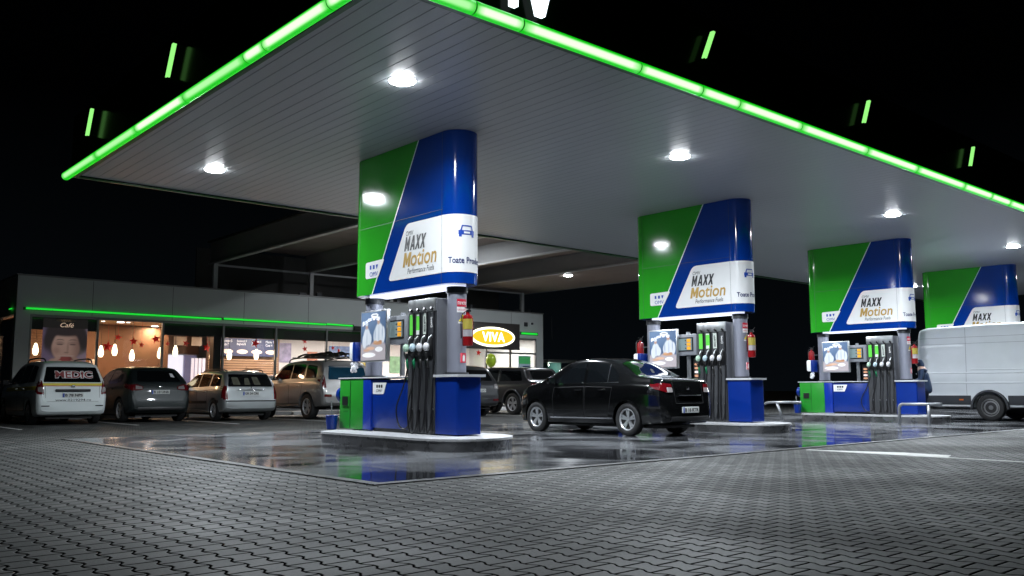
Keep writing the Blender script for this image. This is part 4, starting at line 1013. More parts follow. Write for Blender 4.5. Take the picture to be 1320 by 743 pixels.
bm = fit(text_bm('VIVA', 1, bold=.03), .50, .82, 2.13, 2.19); obj('lettering', on_plane(bm, O2, (1, 0, 0), .014), mat('dim viva text', (.25, .18, .12), .4, emit=(.5, .3, .15), es=.15), t)
# lit oval shop sign
t = thing('shop_sign', 'glowing yellow oval sign with white letters on a dark board', 'shop sign', (25.4, YS - .1, 2.7))
bm = B(); box(bm, 23.2, 27.15, YS - .16, YS - .003, 2.70, 3.90, bev=.01); obj('board', bm, mat('dark sign board', (.055, .05, .048), .4), t, auto=30)
OC = (25.5, YS - .16, 3.25)
def ov(rx, ry, d0, d1, m, nm):
    bm = B(); n_ = 48
    a = [bm.verts.new((OC[0] + rx * math.cos(2 * math.pi * k / n_), OC[1] - d1, OC[2] + ry * math.sin(2 * math.pi * k / n_))) for k in range(n_)]
    b = [bm.verts.new((v.co.x, OC[1] - d0, v.co.z)) for v in a]
    bm.faces.new(a)
    for k in range(n_): bm.faces.new((a[k], a[(k + 1) % n_], b[(k + 1) % n_], b[k]))
    return obj(nm, bm, m, t)
ov(1.30, .45, .002, .05, mat('lit oval rim', (.9, .9, .8), .4, emit=(1, .96, .75), es=2.2), 'oval_rim')
ov(1.17, .355, .04, .07, mat('lit yellow oval', (.8, .6, .02), .4, emit=(1, .55, .02), es=.8), 'oval_face')
bm = fit(text_bm('VIVA', 1, bold=.028, space=1.12), -.66, .66, -.21, .21); ob = obj('lettering', on_plane(bm, (OC[0], OC[1] - .072, OC[2]), (1, 0, 0), .004), mat('lit sign letters', (.9, .9, .9), .4, emit=(1, .97, .9), es=3), t)
# lime globe on a stand, info panels by the door
t = thing('lime_globe', 'lime green globe standing in the window under the oval sign', 'globe', (25.2, 30.2, 0))
c = Vector((25.21, 30.1, 2.18))
bm = B(); r_ = bmesh.ops.create_uvsphere(bm, u_segments=20, v_segments=12, radius=.23); bmesh.ops.scale(bm, vec=(1, 1, 1.35), verts=bm.verts); bmesh.ops.translate(bm, vec=c, verts=bm.verts); obj('globe', bm, 'lime', t, smooth=True)
bm = B(); cyl(bm, (c.x, c.y, .12), (c.x, c.y, c.z - .3), .035, n=10); cyl(bm, (c.x, c.y, .12), (c.x, c.y, .16), .2, n=16); obj('stand', bm, 'dark_metal', t)
t = thing('door_panel_sign', 'green and blue information panels on the glass by the shop doors', 'sign', (27.5, YS - .02, 1.4))
bm = B(); box(bm, 27.2, 27.95, YS - .02, YS + .015, 1.45, 2.45); obj('board', bm, mat('blue grey board', (.25, .32, .38), .4, emit=(.3, .4, .5), es=.25), t)
bm = B(); box(bm, 27.22, 27.93, YS - .035, YS - .021, 2.08, 2.42); obj('green_sheet', bm, mat('green sheet', (.05, .3, .1), .4, emit=(.1, .6, .2), es=.2), t)
for z in (1.55, 1.80):
    bm = B(); box(bm, 27.45, 27.9, YS - .035, YS - .021, z, z + .18); obj('blue_sheet', bm, 'navy_ink', t)
t = thing('red_parasol', 'folded reddish display cover low in the window beside the lime globe', 'display', (24.2, 31.6, .14))
bm = B(); lathe(bm, [(.8, 1.72), (.5, 1.86), (.1, 1.98), (.01, 2.0)], (24.2, 31.6, 0), n=12); obj('cover', bm, mat('red cloth', (.35, .05, .04), .7), t, smooth=True)
bm = B(); cyl(bm, (24.2, 31.6, .14), (24.2, 31.6, 1.75), .04, n=8); obj('post', bm, 'dark_metal', t)
# interior lamps
for k, (x, y, pw, col) in enumerate(((7.9, 32.2, 75, (1, .56, .30)), (10, 32.2, 90, (1, .56, .30)), (11.6, 33.4, 70, (1, .66, .42)), (15.4, 32.9, 120, (1, .78, .6)), (16.8, 32.6, 230, (1, .90, .84)), (19.2, 32.8, 270, (1, .92, .88)), (21.8, 32.8, 270, (1, .92, .88)), (24.4, 32.6, 270, (1, .92, .88)), (27.0, 32.4, 270, (1, .92, .88)))):
    t = thing('shop_ceiling_lamp', ['recessed warm lamp over the cafe poster', 'recessed warm lamp over the open cafe window', 'recessed warm lamp over the cafe doorway', 'recessed lamp over the menu board', 'recessed white lamp behind the four wheel drive', 'recessed white lamp behind the first pylon posts', 'recessed white lamp in the middle of the store', 'recessed white lamp behind the oval sign', 'recessed white lamp by the shop doors'][k], 'ceiling lamp', (x, y, 3.27), 'recessed lamps in the shop ceiling')
    bm = B(); cyl(bm, (x, y, 3.25), (x, y, 3.279), .12, n=16); obj('lens', bm, 'glow_white', t)
    real_light(t, 'AREA', (x, y, 3.23), pw, color=col, shape='DISK', size=.35)
for k in range(5):
    x, y = 9.0 + k * .42, YS + .8 + (k % 2) * .9
    bm = B(); cyl(bm, (x, y, 3.262), (x, y, 3.279), .06, n=12); tag(obj('spot_lamp', bm, 'glow_white'), ['leftmost small spot in the open window ceiling', 'second small spot from the left in the open window ceiling', 'middle small spot in the open window ceiling', 'second small spot from the right in the open window ceiling', 'rightmost small spot in the open window ceiling'][k], 'spot lamp', 'small spots in the cafe ceiling')

# ------------------------------------------------------------ high roof over the shop front
t = thing('upper_roof', 'grey steel roof with deep girders rising over the shop', 'roof', (13, 31.5, 4.46))
ZR0, ZR1 = 5.55, 6.38
GX = [13.0, 16.95, 20.75, 24.75]
for x in GX:
    bm = B(); box(bm, x, x + .06, CY1 + .1, 31.9, ZR0 + .06, ZR1); g_ = obj('girder', bm, 'girder', t)
    bm = B(); box(bm, x - .06, x + .12, CY1 + .1, 31.9, ZR0, ZR0 + .058); obj('flange', bm, 'girder_flange', g_)
bm = B(); box(bm, 12.9, 28.8, CY1 + .1, 31.95, ZR1 + .001, ZR1 + .06); obj('deck', bm, 'dark_clad', t)
bm = B()
for a, b in zip(GX, GX[1:] + [28.8]):
    if a == 24.75: continue
    y = CY1 + .2
    while y < 31.6: box(bm, a + .1, b - .02, y, y + 1.15, ZR1 - .10, ZR1 - .06); y += 1.17
obj('soffit_panel', bm, 'soffit_brown', t)
bm = B(); box(bm, 24.90, 28.8, CY1 + .1, 31.9, ZR0 + .0, ZR0 + .05); obj('low_soffit', bm, 'soffit_brown', t)
bm = B(); box(bm, 28.81, 28.86, CY1 + .1, 31.95, ZR0 - .02, ZR1 + .06); obj('end_board', bm, 'girder', t)
for x in GX + [28.3]:
    bm = B(); box(bm, x - .02, x + .13, 31.45, 31.6, ZTOP - .4, ZR0 - .001); obj('post', bm, 'girder_flange', t)
    bm = B(); box(bm, x - .55, x - .25, 31.3, 31.4, ZTOP + .16, ZTOP + .24); box(bm, x + .22, x + .42, 31.3, 31.4, ZTOP + .12, ZTOP + .28); cyl(bm, (x - .3, 31.35, ZTOP + .2), (x, 31.5, ZTOP + .2), .015, n=6); obj('floodlight_bracket', bm, 'dark_metal', t)
bm = B(); box(bm, 13.14, 28.29, 31.5, 31.56, ZR0 - .07, ZR0 - .002); obj('rail', bm, 'girder_flange', t)
bm = B(); box(bm, 13.0, 28.3, 33.2, 33.3, ZTOP - .4, ZR1); obj('back_screen', bm, 'dark_clad', t)
l6 = copy_tree(lamp0); l6.location = (25.4, 25.4, ZR0); l6['label'] = 'single bright lamp under the high roof in front of the shop'; l6['group'] = 'ceiling lamps under the canopy'
for ch in children(l6):
    if ch.type == 'LIGHT': bpy.data.objects.remove(ch)
real_light(l6, 'AREA', (25.4, 25.4, ZR0 - .085), LAMP_POWER * .85, shape='DISK', size=.3)
added_lamp = thing('canopy_lamp', 'unseen lamp added in the raised soffit of the high roof, behind the first pylon', 'ceiling lamp', (18.9, 25.4, 6.27), 'ceiling lamps under the canopy')  # added lamp, out of sight, to brighten the high roof and shop front
bm = B(); cyl(bm, (18.9, 25.4, 6.24), (18.9, 25.4, 6.27), .17, n=24); obj('lens', bm, 'lamp_lens', added_lamp)
real_light(added_lamp, 'AREA', (18.9, 25.4, 6.22), LAMP_POWER * .3, shape='DISK', size=.3)

# ------------------------------------------------------------ small lit kiosk far right of the shop
kx, ky = 36.2, 38.0
t = thing('kiosk', 'small greenish lit kiosk with a flat roof right of the shop', 'kiosk', (kx, ky, 0))
bm = B(); box(bm, kx - .3, kx + 2.1, ky - .4, ky + 2, 2.50, 2.66); obj('roof', bm, mat('kiosk roof', (.45, .45, .43), .5), t)
bm = B(); box(bm, kx, kx + .08, ky, ky + 1.4, 0, 2.495); box(bm, kx + 1.12, kx + 1.2, ky, ky + 1.4, 0, 2.495); box(bm, kx + .081, kx + 1.119, ky + 1.3, ky + 1.4, 0, 2.495); obj('wall', bm, mat('teal kiosk wall', (.12, .24, .24), .5), t)
bm = B(); box(bm, kx + .3, kx + .95, ky + 1.22, ky + 1.29, 1.42, 1.6); obj('lit_sign', bm, mat('lit kiosk strip', (.8, .8, .7), .4, emit=(1, .97, .8), es=1.6), t)
bm = B(); box(bm, kx + .2, kx + 1.05, ky + .5, ky + 1.2, .1, 1.4, bev=.03); obj('counter_machine', bm, 'dark_metal', t, auto=30)
bm = B(); r_ = bmesh.ops.create_uvsphere(bm, u_segments=12, v_segments=8, radius=.06); bmesh.ops.translate(bm, vec=(kx + .55, ky + .5, 2.36), verts=bm.verts); cyl(bm, (kx + .55, ky + .5, 2.4), (kx + .55, ky + .5, 2.499), .012, n=6); obj('bulb', bm, mat('kiosk bulb', (.9, 1, .9), .3, emit=(.85, 1, .8), es=12), t)
real_light(t, 'POINT', (kx + .55, ky + .45, 2.2), 9, color=(.75, 1, .85), shadow_soft_size=.1)
# low boundary wall far beyond the pumps
bm = B(); box(bm, 36, 120, 34.0, 34.2, 0, .75); tag(obj('boundary_wall', bm, mat('rough low wall', (.16, .13, .10), .8, var=.3)), 'low brownish boundary wall in the dark beyond the pumps', 'wall')

# ------------------------------------------------------------ vehicles
def pl_(pts, y):
    if y <= pts[0][0]: return pts[0][1]
    for (a, u), (b, v) in zip(pts, pts[1:]):
        if y <= b: return u + (v - u) * (y - a) / max(b - a, 1e-6)
    return pts[-1][1]
def car_body(P):
    """closed body surface lofted over stations from the tail (y=0) to the nose (y=L)"""
    L = P['L']
    def sm(pts, y, r):
        d = min(r, y, L - y)
        return (pl_(pts, y - d) + 2 * pl_(pts, y - d / 2) + 2 * pl_(pts, y) + 2 * pl_(pts, y + d / 2) + pl_(pts, y + d)) / 8
    ys = {0.0, L}
    y = 0.0
    while y < L: ys.add(round(y, 4)); y += .05
    for k in ('top', 'belt', 'w', 'bot'):
        for a, _ in P[k]:
            if 0 <= a <= L: ys.add(round(a, 4))
    for e in (.012, .025, .04, .06, .085, .12): ys.add(e); ys.add(round(L - e, 4))
    ys = sorted(ys)
    ys2 = [ys[0]]
    for y in ys[1:]:
        if y - ys2[-1] > .008 or y == L: ys2.append(y)
    rings = []
    bm = B()
    tum = P.get('tumble', .42); rr = P.get('roofr', 1.0)
    for y in ys2:
        zt = sm(P['top'], y, P.get('sm', .10) if y > .2 else .02); zb = sm(P['bot'], y, .05); ze = min(sm(P['belt'], y, .06), zt - .018); w_ = sm(P['w'], y, .04 if y > .15 else .01)
        h_ = ze - zb; cab = zt - ze; s = min(1, cab / .28) * rr
        bl = w_ - .045
        wr = bl - tum * cab * (1 - .15 * s)
        pts = [(0, zb), (w_ * .55, zb), (w_ - .12, zb + .005), (w_ - .05, zb + .03 * min(1, h_ / .3)), (w_ - .02, zb + .14 * h_), (w_ - .006, zb + .32 * h_), (w_ - .002, zb + .50 * h_), (w_, zb + .66 * h_), (w_ - .005, zb + .80 * h_), (w_ - .016, zb + .91 * h_), (bl + .01, zb + .975 * h_), (bl, ze)]
        for q in (.25, .5, .72): pts.append((bl + (wr + .015 * s - bl) * q, ze + cab * q * (1 - .10 * s)))
        pts += [(wr + .012 * s, zt - .085 * s - cab * .0), (wr - .012 * s, zt - .05 * s), (wr - .05 * s, zt - .022 * s), (wr - .13 * s - .02, zt - .007 * s), (wr * .5, zt + .008 * s), (0, zt + .014 * s)]
        ring = [bm.verts.new((x, y, z)) for x, z in pts] + [bm.verts.new((-x, y, z)) for x, z in pts[-2:0:-1]]
        rings.append(ring)
    for a, b in zip(rings, rings[1:]):
        n = len(a)
        for i in range(n): bm.faces.new((a[i], a[(i + 1) % n], b[(i + 1) % n], b[i]))
    bm.faces.new(rings[0]); bm.faces.new(rings[-1][::-1])
    bmesh.ops.recalc_face_normals(bm, faces=bm.faces)
    return bm
def cut_arches(bm, P):
    me = bpy.data.meshes.new('b'); bm.to_mesh(me); bm.free()
    ob = bpy.data.objects.new('b', me); C.objects.link(ob)
    cm = B()
    for y in P['wheels']:
        for s in (-1, 1):
            cyl(cm, (s * (P['hw'] - .30), y, P['r']), (s * (P['hw'] + .3), y, P['r']), P['r'] + P.get('gap', .055), n=40)
    me2 = bpy.data.meshes.new('c'); cm.to_mesh(me2); cm.free()
    oc = bpy.data.objects.new('c', me2); C.objects.link(oc)
    md = ob.modifiers.new('m', 'BOOLEAN'); md.operation = 'DIFFERENCE'; md.object = oc; md.solver = 'EXACT'
    bpy.context.view_layer.update()
    r = bpy.data.meshes.new_from_object(ob.evaluated_get(bpy.context.evaluated_depsgraph_get()))
    out = B(); out.from_mesh(r)
    for o_ in (ob, oc): bpy.data.objects.remove(o_)
    return out
def wheel(t, x, y, r, wd, side, style, rimm):
    bm = B()
    w2 = wd / 2
    lathe(bm, [(r * .66, -w2 + .01), (r * .72, -w2), (r * .93, -w2 + .004), (r * .985, -w2 + .02), (r, -w2 + .05), (r, w2 - .05), (r * .985, w2 - .02), (r * .93, w2 - .004), (r * .72, w2), (r * .66, w2 - .01), (r * .66, -w2 + .01)], (x, y, r), 'X', 36)
    wh = obj('wheel', bm, 'tyre', t, local=True, smooth=True)
    fx = x + side * (w2 - .012); rr = r * .665
    bm = B(); cyl(bm, (x + side * .0, y, r), (x + side * (w2 - .06), y, r), rr * .98, n=28); obj('rim_well', bm, 'rim_well', wh, local=True)
    bm = B(); lathe(bm, [(rr, fx - side * .03 - x), (rr, fx - x), (rr * .93, fx - x + side * .003), (rr * .88, fx - x - side * .012), (rr * .88, fx - side * .04 - x)], (x, y, r), 'X', 36)
    if style == 'spoke':
        for k in range(5):
            a0 = 2 * math.pi * k / 5 + .3
            for da in (-.17, .17):
                c_, s_ = math.cos(a0 + da), math.sin(a0 + da); c2, s2 = math.cos(a0 + da * .5), math.sin(a0 + da * .5)
                p0 = Vector((fx - side * .028, y + rr * .15 * c2, r + rr * .15 * s2)); p1 = Vector((fx - side * .016, y + rr * .90 * c_, r + rr * .90 * s_))
                d = (p1 - p0).normalized(); n_ = d.cross(Vector((1, 0, 0))).normalized()
                q = [p0 + n_ * rr * .10, p0 - n_ * rr * .10, p1 - n_ * rr * .085, p1 + n_ * rr * .085]
                a_ = [bm.verts.new(v) for v in q]; b_ = [bm.verts.new(v - Vector((side * .022, 0, 0))) for v in q]
                bm.faces.new(a_); bm.faces.new(b_[::-1])
                for i in range(4): bm.faces.new((a_[i], a_[(i + 1) % 4], b_[(i + 1) % 4], b_[i]))
        cyl(bm, (fx - side * .045, y, r), (fx - side * .018, y, r), rr * .22, rr * .18, n=16)
    else:
        lathe(bm, [(rr * .88, fx - x - side * .05), (rr * .62, fx - x - side * .045), (rr * .5, fx - x - side * .065), (rr * .3, fx - x - side * .06), (rr * .2, fx - x - side * .03), (.001, fx - x - side * .028)], (x, y, r), 'X', 28)
        for k in range(8):
            a0 = 2 * math.pi * k / 8
            cyl(bm, (fx - side * .062, y + rr * .72 * math.cos(a0), r + rr * .72 * math.sin(a0)), (fx - side * .04, y + rr * .72 * math.cos(a0), r + rr * .72 * math.sin(a0)), rr * .07, n=8)
    obj('rim', bm, rimm, wh, local=True, auto=35)
class Car:
    def __init__(s, P, name, label, cat, loc, paintm, group=None, rz=0):
        s.P = P; s.t = thing(name, label, cat, loc, group, rz)
        bm = cut_arches(car_body(P), P)
        s.bvh = BVHTree.FromBMesh(bm)
        s.body = obj('body', bm, paintm, s.t, local=True, auto=38)
        s.paint = paintm
        for y in P['wheels']:
            for sd in (-1, 1): wheel(s.t, sd * (P['hw'] - P['tw'] / 2 - .015), y, P['r'], P['tw'], sd, P.get('style', 'spoke'), P.get('rimm', 'rim'))
        bm = B()     # dark underbody and wheel-house liners
        box(bm, -P['hw'] + .32, P['hw'] - .32, .3, P['L'] - .3, pl_(P['bot'], P['L'] / 2) - .04, pl_(P['bot'], P['L'] / 2) + .015)
        obj('underbody', bm, 'rim_well', s.t, local=True)
    def proj(s, name, polys, m, face, off=.004, parent=None, cut=.045, bm=None):
        """flat outline pressed onto the body; face: left right rear front top"""
        if bm is None: bm = flat(polys)
        if cut: grid_cut(bm, cut)
        far = 6; dead = []
        for v in bm.verts:
            a, b = v.co.x, v.co.y
            o, d = {'left': ((-far, a, b), (1, 0, 0)), 'right': ((far, a, b), (-1, 0, 0)), 'rear': ((a, -far, b), (0, 1, 0)), 'front': ((a, far + 6, b), (0, -1, 0)), 'top': ((a, b, far), (0, 0, -1))}[face]
            h = s.bvh.ray_cast(Vector(o), Vector(d))
            if h[0] is None: dead.append(v); continue
            v.co = h[0] - Vector(d) * off
        if dead: bmesh.ops.delete(bm, geom=dead, context='VERTS')
        return obj(name, bm, m, parent or s.t, local=True, smooth=True)
    def side2(s, name, polys, m, off=.004, parent=None, cut=.045):
        s.proj(name, polys, m, 'right', off, parent, cut); return s.proj(name, polys, m, 'left', off, parent, cut)
    def text(s, txt, a, b, z0, z1, m, face='rear', off=.008, parent=None, **k):
        bm = fit(text_bm(txt, 1, **k), a, b, z0, z1)
        return s.proj('lettering', None, m, face, off, parent, 0, bm)
    def solid_on(s, name, bm, m, parent=None, **k): return obj(name, bm, m, parent or s.t, local=True, auto=35, **k)
    def door(s, poly, handle):
        big = poly
        cx = sum(p[0] for p in poly) / len(poly); cy = sum(p[1] for p in poly) / len(poly)
        small = [(p[0] + (.012 if p[0] < cx else -.012), p[1] + (.012 if p[1] < cy else -.012)) for p in poly]
        for f in ('left', 'right'):
            s.proj('door_seam', [big], 'black', f, .0022)
            d = s.proj('door', [small], s.paint, f, .0045)
            if handle:
                sd = -1 if f == 'left' else 1
                h = s.bvh.ray_cast(Vector((sd * 6, handle[0], handle[1])), Vector((-sd, 0, 0)))[0]
                bm = B(); box(bm, h.x + sd * .005, h.x + sd * .04, handle[0] - .09, handle[0] + .09, handle[1] - .014, handle[1] + .014, bev=.008); obj('handle', bm, s.P.get('handlem', s.paint), d, local=True, auto=40)
    def mirror(s, y, z, m):
        for sd in (-1, 1):
            h = s.bvh.ray_cast(Vector((sd * 6, y, z - .02)), Vector((-sd, 0, 0)))[0]
            bm = B(); box(bm, h.x - sd * .02, h.x + sd * .09, y - .02, y + .02, z - .03, z + .0, bev=.006)
            box(bm, h.x + sd * .05, h.x + sd * .24, y - .04, y + .06, z - .06, z + .08, bev=.03); o = obj('wing_mirror', bm, m, s.t, local=True, auto=40)
            bm = B(); box(bm, h.x + sd * .07, h.x + sd * .22, y - .044, y - .0405, z - .045, z + .065, bev=.001); obj('mirror_glass', bm, 'chrome', o, local=True)
    def plate(s, txt, z, w=.52, h=.11, blue=True, cx=0, face='rear'):
        y = s.bvh.ray_cast(Vector((cx, -6, z)), Vector((0, 1, 0)))[0].y
        bm = B(); box(bm, cx - w / 2, cx + w / 2, y - .025, y + .01, z - h / 2, z + h / 2, bev=.003); p = obj('number_plate', bm, 'plate', s.t, local=True)
        bm = B(); box(bm, cx - w / 2 + .004, cx - w / 2 + .045, y - .0275, y - .0255, z - h / 2 + .004, z + h / 2 - .004); obj('blue_band', bm, 'blue_ink', p, local=True)
        bm = fit(text_bm(txt, 1, bold=.03), -w / 2 + .06, w / 2 - .02, -h * .32, h * .32)
        for v in bm.verts: v.co = Vector((cx + v.co.x, y - .028, z + v.co.y))
        obj('lettering', bm, 'black_ink', p, local=True)
    def bar(s, name, m, *a, bev=.015): 
        bm = B(); box(bm, *a, bev=bev); return obj(name, bm, m, s.t, local=True, auto=40)
def mirp(poly): return [(-x, y) for x, y in poly][::-1]

# --- black sedan at the second pump
P = dict(L=4.35, hw=.865, r=.315, tw=.195, wheels=(.92, 3.55),
    top=[(0, .60), (.03, .74), (.06, .93), (.09, 1.055), (.16, 1.085), (.62, 1.12), (.78, 1.16), (1.25, 1.40), (1.60, 1.495), (2.1, 1.525), (2.55, 1.49), (2.78, 1.42), (3.42, 1.06), (3.9, .96), (4.16, .85), (4.26, .72), (4.32, .55), (4.35, .46)],
    belt=[(0, .55), (.05, .84), (.1, .96), (.3, 1.0), (.8, 1.02), (1.3, 1.0), (3.3, .96), (3.9, .88), (4.16, .78), (4.3, .6), (4.35, .42)],
    bot=[(0, .33), (.1, .24), (.6, .20), (3.6, .19), (4.2, .20), (4.35, .28)],
    w=[(0, .66), (.04, .74), (.12, .80), (.35, .845), (1.2, .865), (3.3, .865), (3.85, .845), (4.1, .77), (4.25, .64), (4.35, .48)])
black_paint = paint('black car paint', (.003, .0032, .0035), .10, 0, .5)
c = Car(P, 'parked_car', 'black sedan standing beside the second pump island with silver five-spoke wheels', 'car', (13.62, 10.22, 0), black_paint)
c.t.location = (13.56, 10.34, 0); c.t.scale = (.93, .965, 1)
c.door([(1.42, .36), (1.36, .62), (1.30, .93), (2.06, .95), (2.07, .34)], (1.55, .88))
c.door([(2.09, .34), (2.08, .95), (2.98, .93), (3.02, .7), (2.99, .33)], (2.22, .88))
c.side2('side_window', [rounded([(2.13, 1.01), (3.07, 1.005), (2.93, 1.10), (2.62, 1.30), (2.40, 1.40), (2.13, 1.415)], .03)], 'glass_dark', .005)
c.side2('side_window', [rounded([(1.46, 1.03), (2.05, 1.015), (2.05, 1.415), (1.60, 1.39), (1.48, 1.36)], .03)], 'glass_dark', .005)
c.side2('quarter_window', [rounded([(1.42, 1.03), (1.42, 1.34), (1.28, 1.26), (1.16, 1.13), (1.18, 1.05)], .03)], 'glass_dark', .005)
c.side2('window_trim', [[(1.435, 1.02), (1.455, 1.02), (1.47, 1.38), (1.45, 1.38)], [(1.15, 1.015), (3.1, .99), (3.1, 1.002), (1.15, 1.027)]], 'chrome', .0065)
c.proj('rear_window', [rounded([(-.56, 1.15), (.56, 1.15), (.47, 1.435), (-.47, 1.435)], .04)], 'glass_dark', 'rear', .005)
c.proj('windscreen', [rounded([(-.62, 1.09), (.62, 1.09), (.50, 1.44), (-.50, 1.44)], .04)], 'glass_dark', 'front', .005)
for sg_ in (1, -1):
    q = rounded([(.50, .84), (.70, .83), (.80, .86), (.80, .985), (.74, 1.0), (.52, .985)], .03)
    q = q if sg_ > 0 else mirp(q)
    tl = c.proj('tail_light', [q], 'tail_red', 'rear', .012, cut=.03)
    q2 = rounded([(.50, .83), (.68, .83), (.68, .92), (.52, .92)], .02); q2 = q2 if sg_ > 0 else mirp(q2)
    c.proj('reverse_lens', [q2], 'tail_clear', 'rear', .018, parent=tl, cut=.03)
c.side2('tail_light_side', [rounded([(.10, .86), (.10, .97), (.36, .985), (.32, .93), (.22, .88)], .03)], 'tail_red', .01, cut=.03)
c.proj('headlight', [rounded([(.42, .66), (.72, .74), (.70, .86), (.46, .80)], .03)], 'tail_clear', 'front', .01); c.proj('headlight', [mirp(rounded([(.42, .66), (.72, .74), (.70, .86), (.46, .80)], .03))], 'tail_clear', 'front', .01)
c.side2('side_strip', [[(1.3, .315), (3.1, .305), (3.1, .33), (1.3, .34)]], 'chrome', .006)
c.bar('chrome_strip', 'chrome', -.36, .36, -.012, .03, .765, .785, bev=.004)
c.proj('boot_seam', [[(-.44, .62), (.44, .62), (.44, .626), (-.44, .626)], [(-.445, .62), (-.439, .62), (-.47, 1.03), (-.476, 1.03)], [(.445, .62), (.439, .62), (.47, 1.03), (.476, 1.03)]], 'rim_well', 'rear', .006)
c.plate('B 16 KTR', .50)
bm = B(); box(bm, -.035, .035, .035, .055, .87, .93, bev=.012); c.solid_on('emblem', bm, 'chrome')
c.text('LOGAN', -.42, -.24, .84, .875, 'chrome'); c.mirror(2.98, 1.06, black_paint)
c.bar('lower_bumper', 'black', -.60, .60, -.012, .10, .29, .38)

# --- white medical wagon, far left
P1 = dict(L=4.5, hw=.875, r=.32, tw=.2, wheels=(.86, 3.66), sm=.12, tumble=.34,
    top=[(0, .60), (.03, .72), (.05, .95), (.10, 1.10), (.28, 1.50), (.38, 1.60), (.7, 1.655), (1.6, 1.68), (2.4, 1.655), (2.75, 1.58), (3.5, 1.10), (4.0, 1.0), (4.3, .85), (4.42, .65), (4.5, .5)],
    belt=[(0, .55), (.05, .86), (.1, 1.0), (.6, 1.06), (1.3, 1.05), (3.4, 1.0), (4.0, .9), (4.3, .76), (4.5, .45)],
    bot=[(0, .35), (.1, .26), (.6, .2), (4.0, .2), (4.5, .28)],
    w=[(0, .74), (.04, .80), (.12, .845), (.4, .865), (1.5, .875), (3.6, .875), (4.0, .85), (4.3, .75), (4.5, .5)])
white_paint = paint('white car paint', (.74, .80, .80), .3, 0)
c = Car(P1, 'parked_car', 'white estate with yellow stripe and large red window letters, leftmost in the row', 'car', (6.6, 24.75, 0), white_paint)
c.door([(1.25, .36), (1.2, .98), (1.98, .98), (2.0, .34)], (1.4, .93)); c.door([(2.02, .34), (2.0, .98), (3.1, .96), (3.14, .7), (3.1, .33)], (2.15, .93))
c.side2('side_window', [rounded([(2.05, 1.07), (3.2, 1.05), (2.72, 1.46), (2.05, 1.55)], .03), rounded([(1.2, 1.09), (1.98, 1.075), (1.98, 1.56), (1.2, 1.56)], .03), rounded([(.5, 1.11), (1.12, 1.10), (1.12, 1.55), (.62, 1.5)], .03)], 'glass_dark', .005)
c.proj('rear_window', [rounded([(-.70, 1.10), (.70, 1.10), (.60, 1.50), (-.60, 1.50)], .04)], 'glass_dark', 'rear', .005)
c.proj('stripe', [[(-.76, 1.015), (.76, 1.015), (.76, 1.075), (-.76, 1.075)]], 'yellow', 'rear', .005); c.proj('stripe', [[(-.76, .998), (.76, .998), (.76, 1.014), (-.76, 1.014)]], 'sticker_red', 'rear', .005)
c.side2('stripe', [[(.2, .90), (3.3, .86), (3.3, .96), (.2, 1.0)]], 'yellow', .0065)
M['dim_red'] = mat('dull red vinyl', (.28, .05, .05), .5)
c.text('MEDIC', -.42, .50, 1.20, 1.40, 'white', off=.009, bold=.09); c.text('MEDIC', -.41, .49, 1.21, 1.39, 'dim_red', off=.012, bold=.02)
for sg_ in (1, -1):
    q = rounded([(.68, .78), (.84, .80), (.84, 1.10), (.74, 1.16), (.70, 1.0)], .03); q = q if sg_ > 0 else mirp(q)
    tl = c.proj('tail_light', [q], 'tail_red', 'rear', .012, cut=.03)
    q = rounded([(.71, .84), (.82, .86), (.82, .98), (.73, .98)], .02); q = q if sg_ > 0 else mirp(q)
    c.proj('reverse_lens', [q], 'tail_clear', 'rear', .018, parent=tl, cut=.03)
c.side2('tail_light_side', [rounded([(.07, .82), (.07, 1.10), (.22, 1.14), (.20, .86)], .03)], 'tail_red', .01)
c.bar('handle_strip', 'black', -.42, .42, -.015, .05, .855, .925); c.text('LOGAN MCV', -.33, .33, .873, .905, 'chrome', off=.03)
c.plate('B 78 NPS', .765, .5, .11)
c.text('www.0219294.ro', -.42, .44, .615, .675, 'black_ink', bold=.01)
bm = B(); box(bm, -.045, .045, .01, .05, .965, 1.03, bev=.012); c.solid_on('emblem', bm, 'chrome')
c.proj('gate_seam', [[(-.62, .60), (.62, .60), (.62, .606), (-.62, .606)], [(-.655, .70), (-.648, .70), (-.648, 1.0), (-.655, 1.0)], [(.655, .70), (.648, .70), (.648, 1.0), (.655, 1.0)]], 'rim_well', 'rear', .006)
c.proj('reflector', [[(-.74, .48), (-.55, .48), (-.55, .505), (-.74, .505)], [(.74, .48), (.55, .48), (.55, .505), (.74, .505)]], 'black', 'rear', .01)
for sd in (-1, 1):
    bm = B(); tubepath(bm, spline([(sd * .56, .55, 1.64), (sd * .57, .75, 1.72), (sd * .58, 1.5, 1.745), (sd * .57, 2.2, 1.72), (sd * .56, 2.4, 1.63)], 5), .018, n=8); obj('roof_rail', bm, 'dark_metal', c.t, local=True, smooth=True)
c.mirror(3.0, 1.10, 'black')

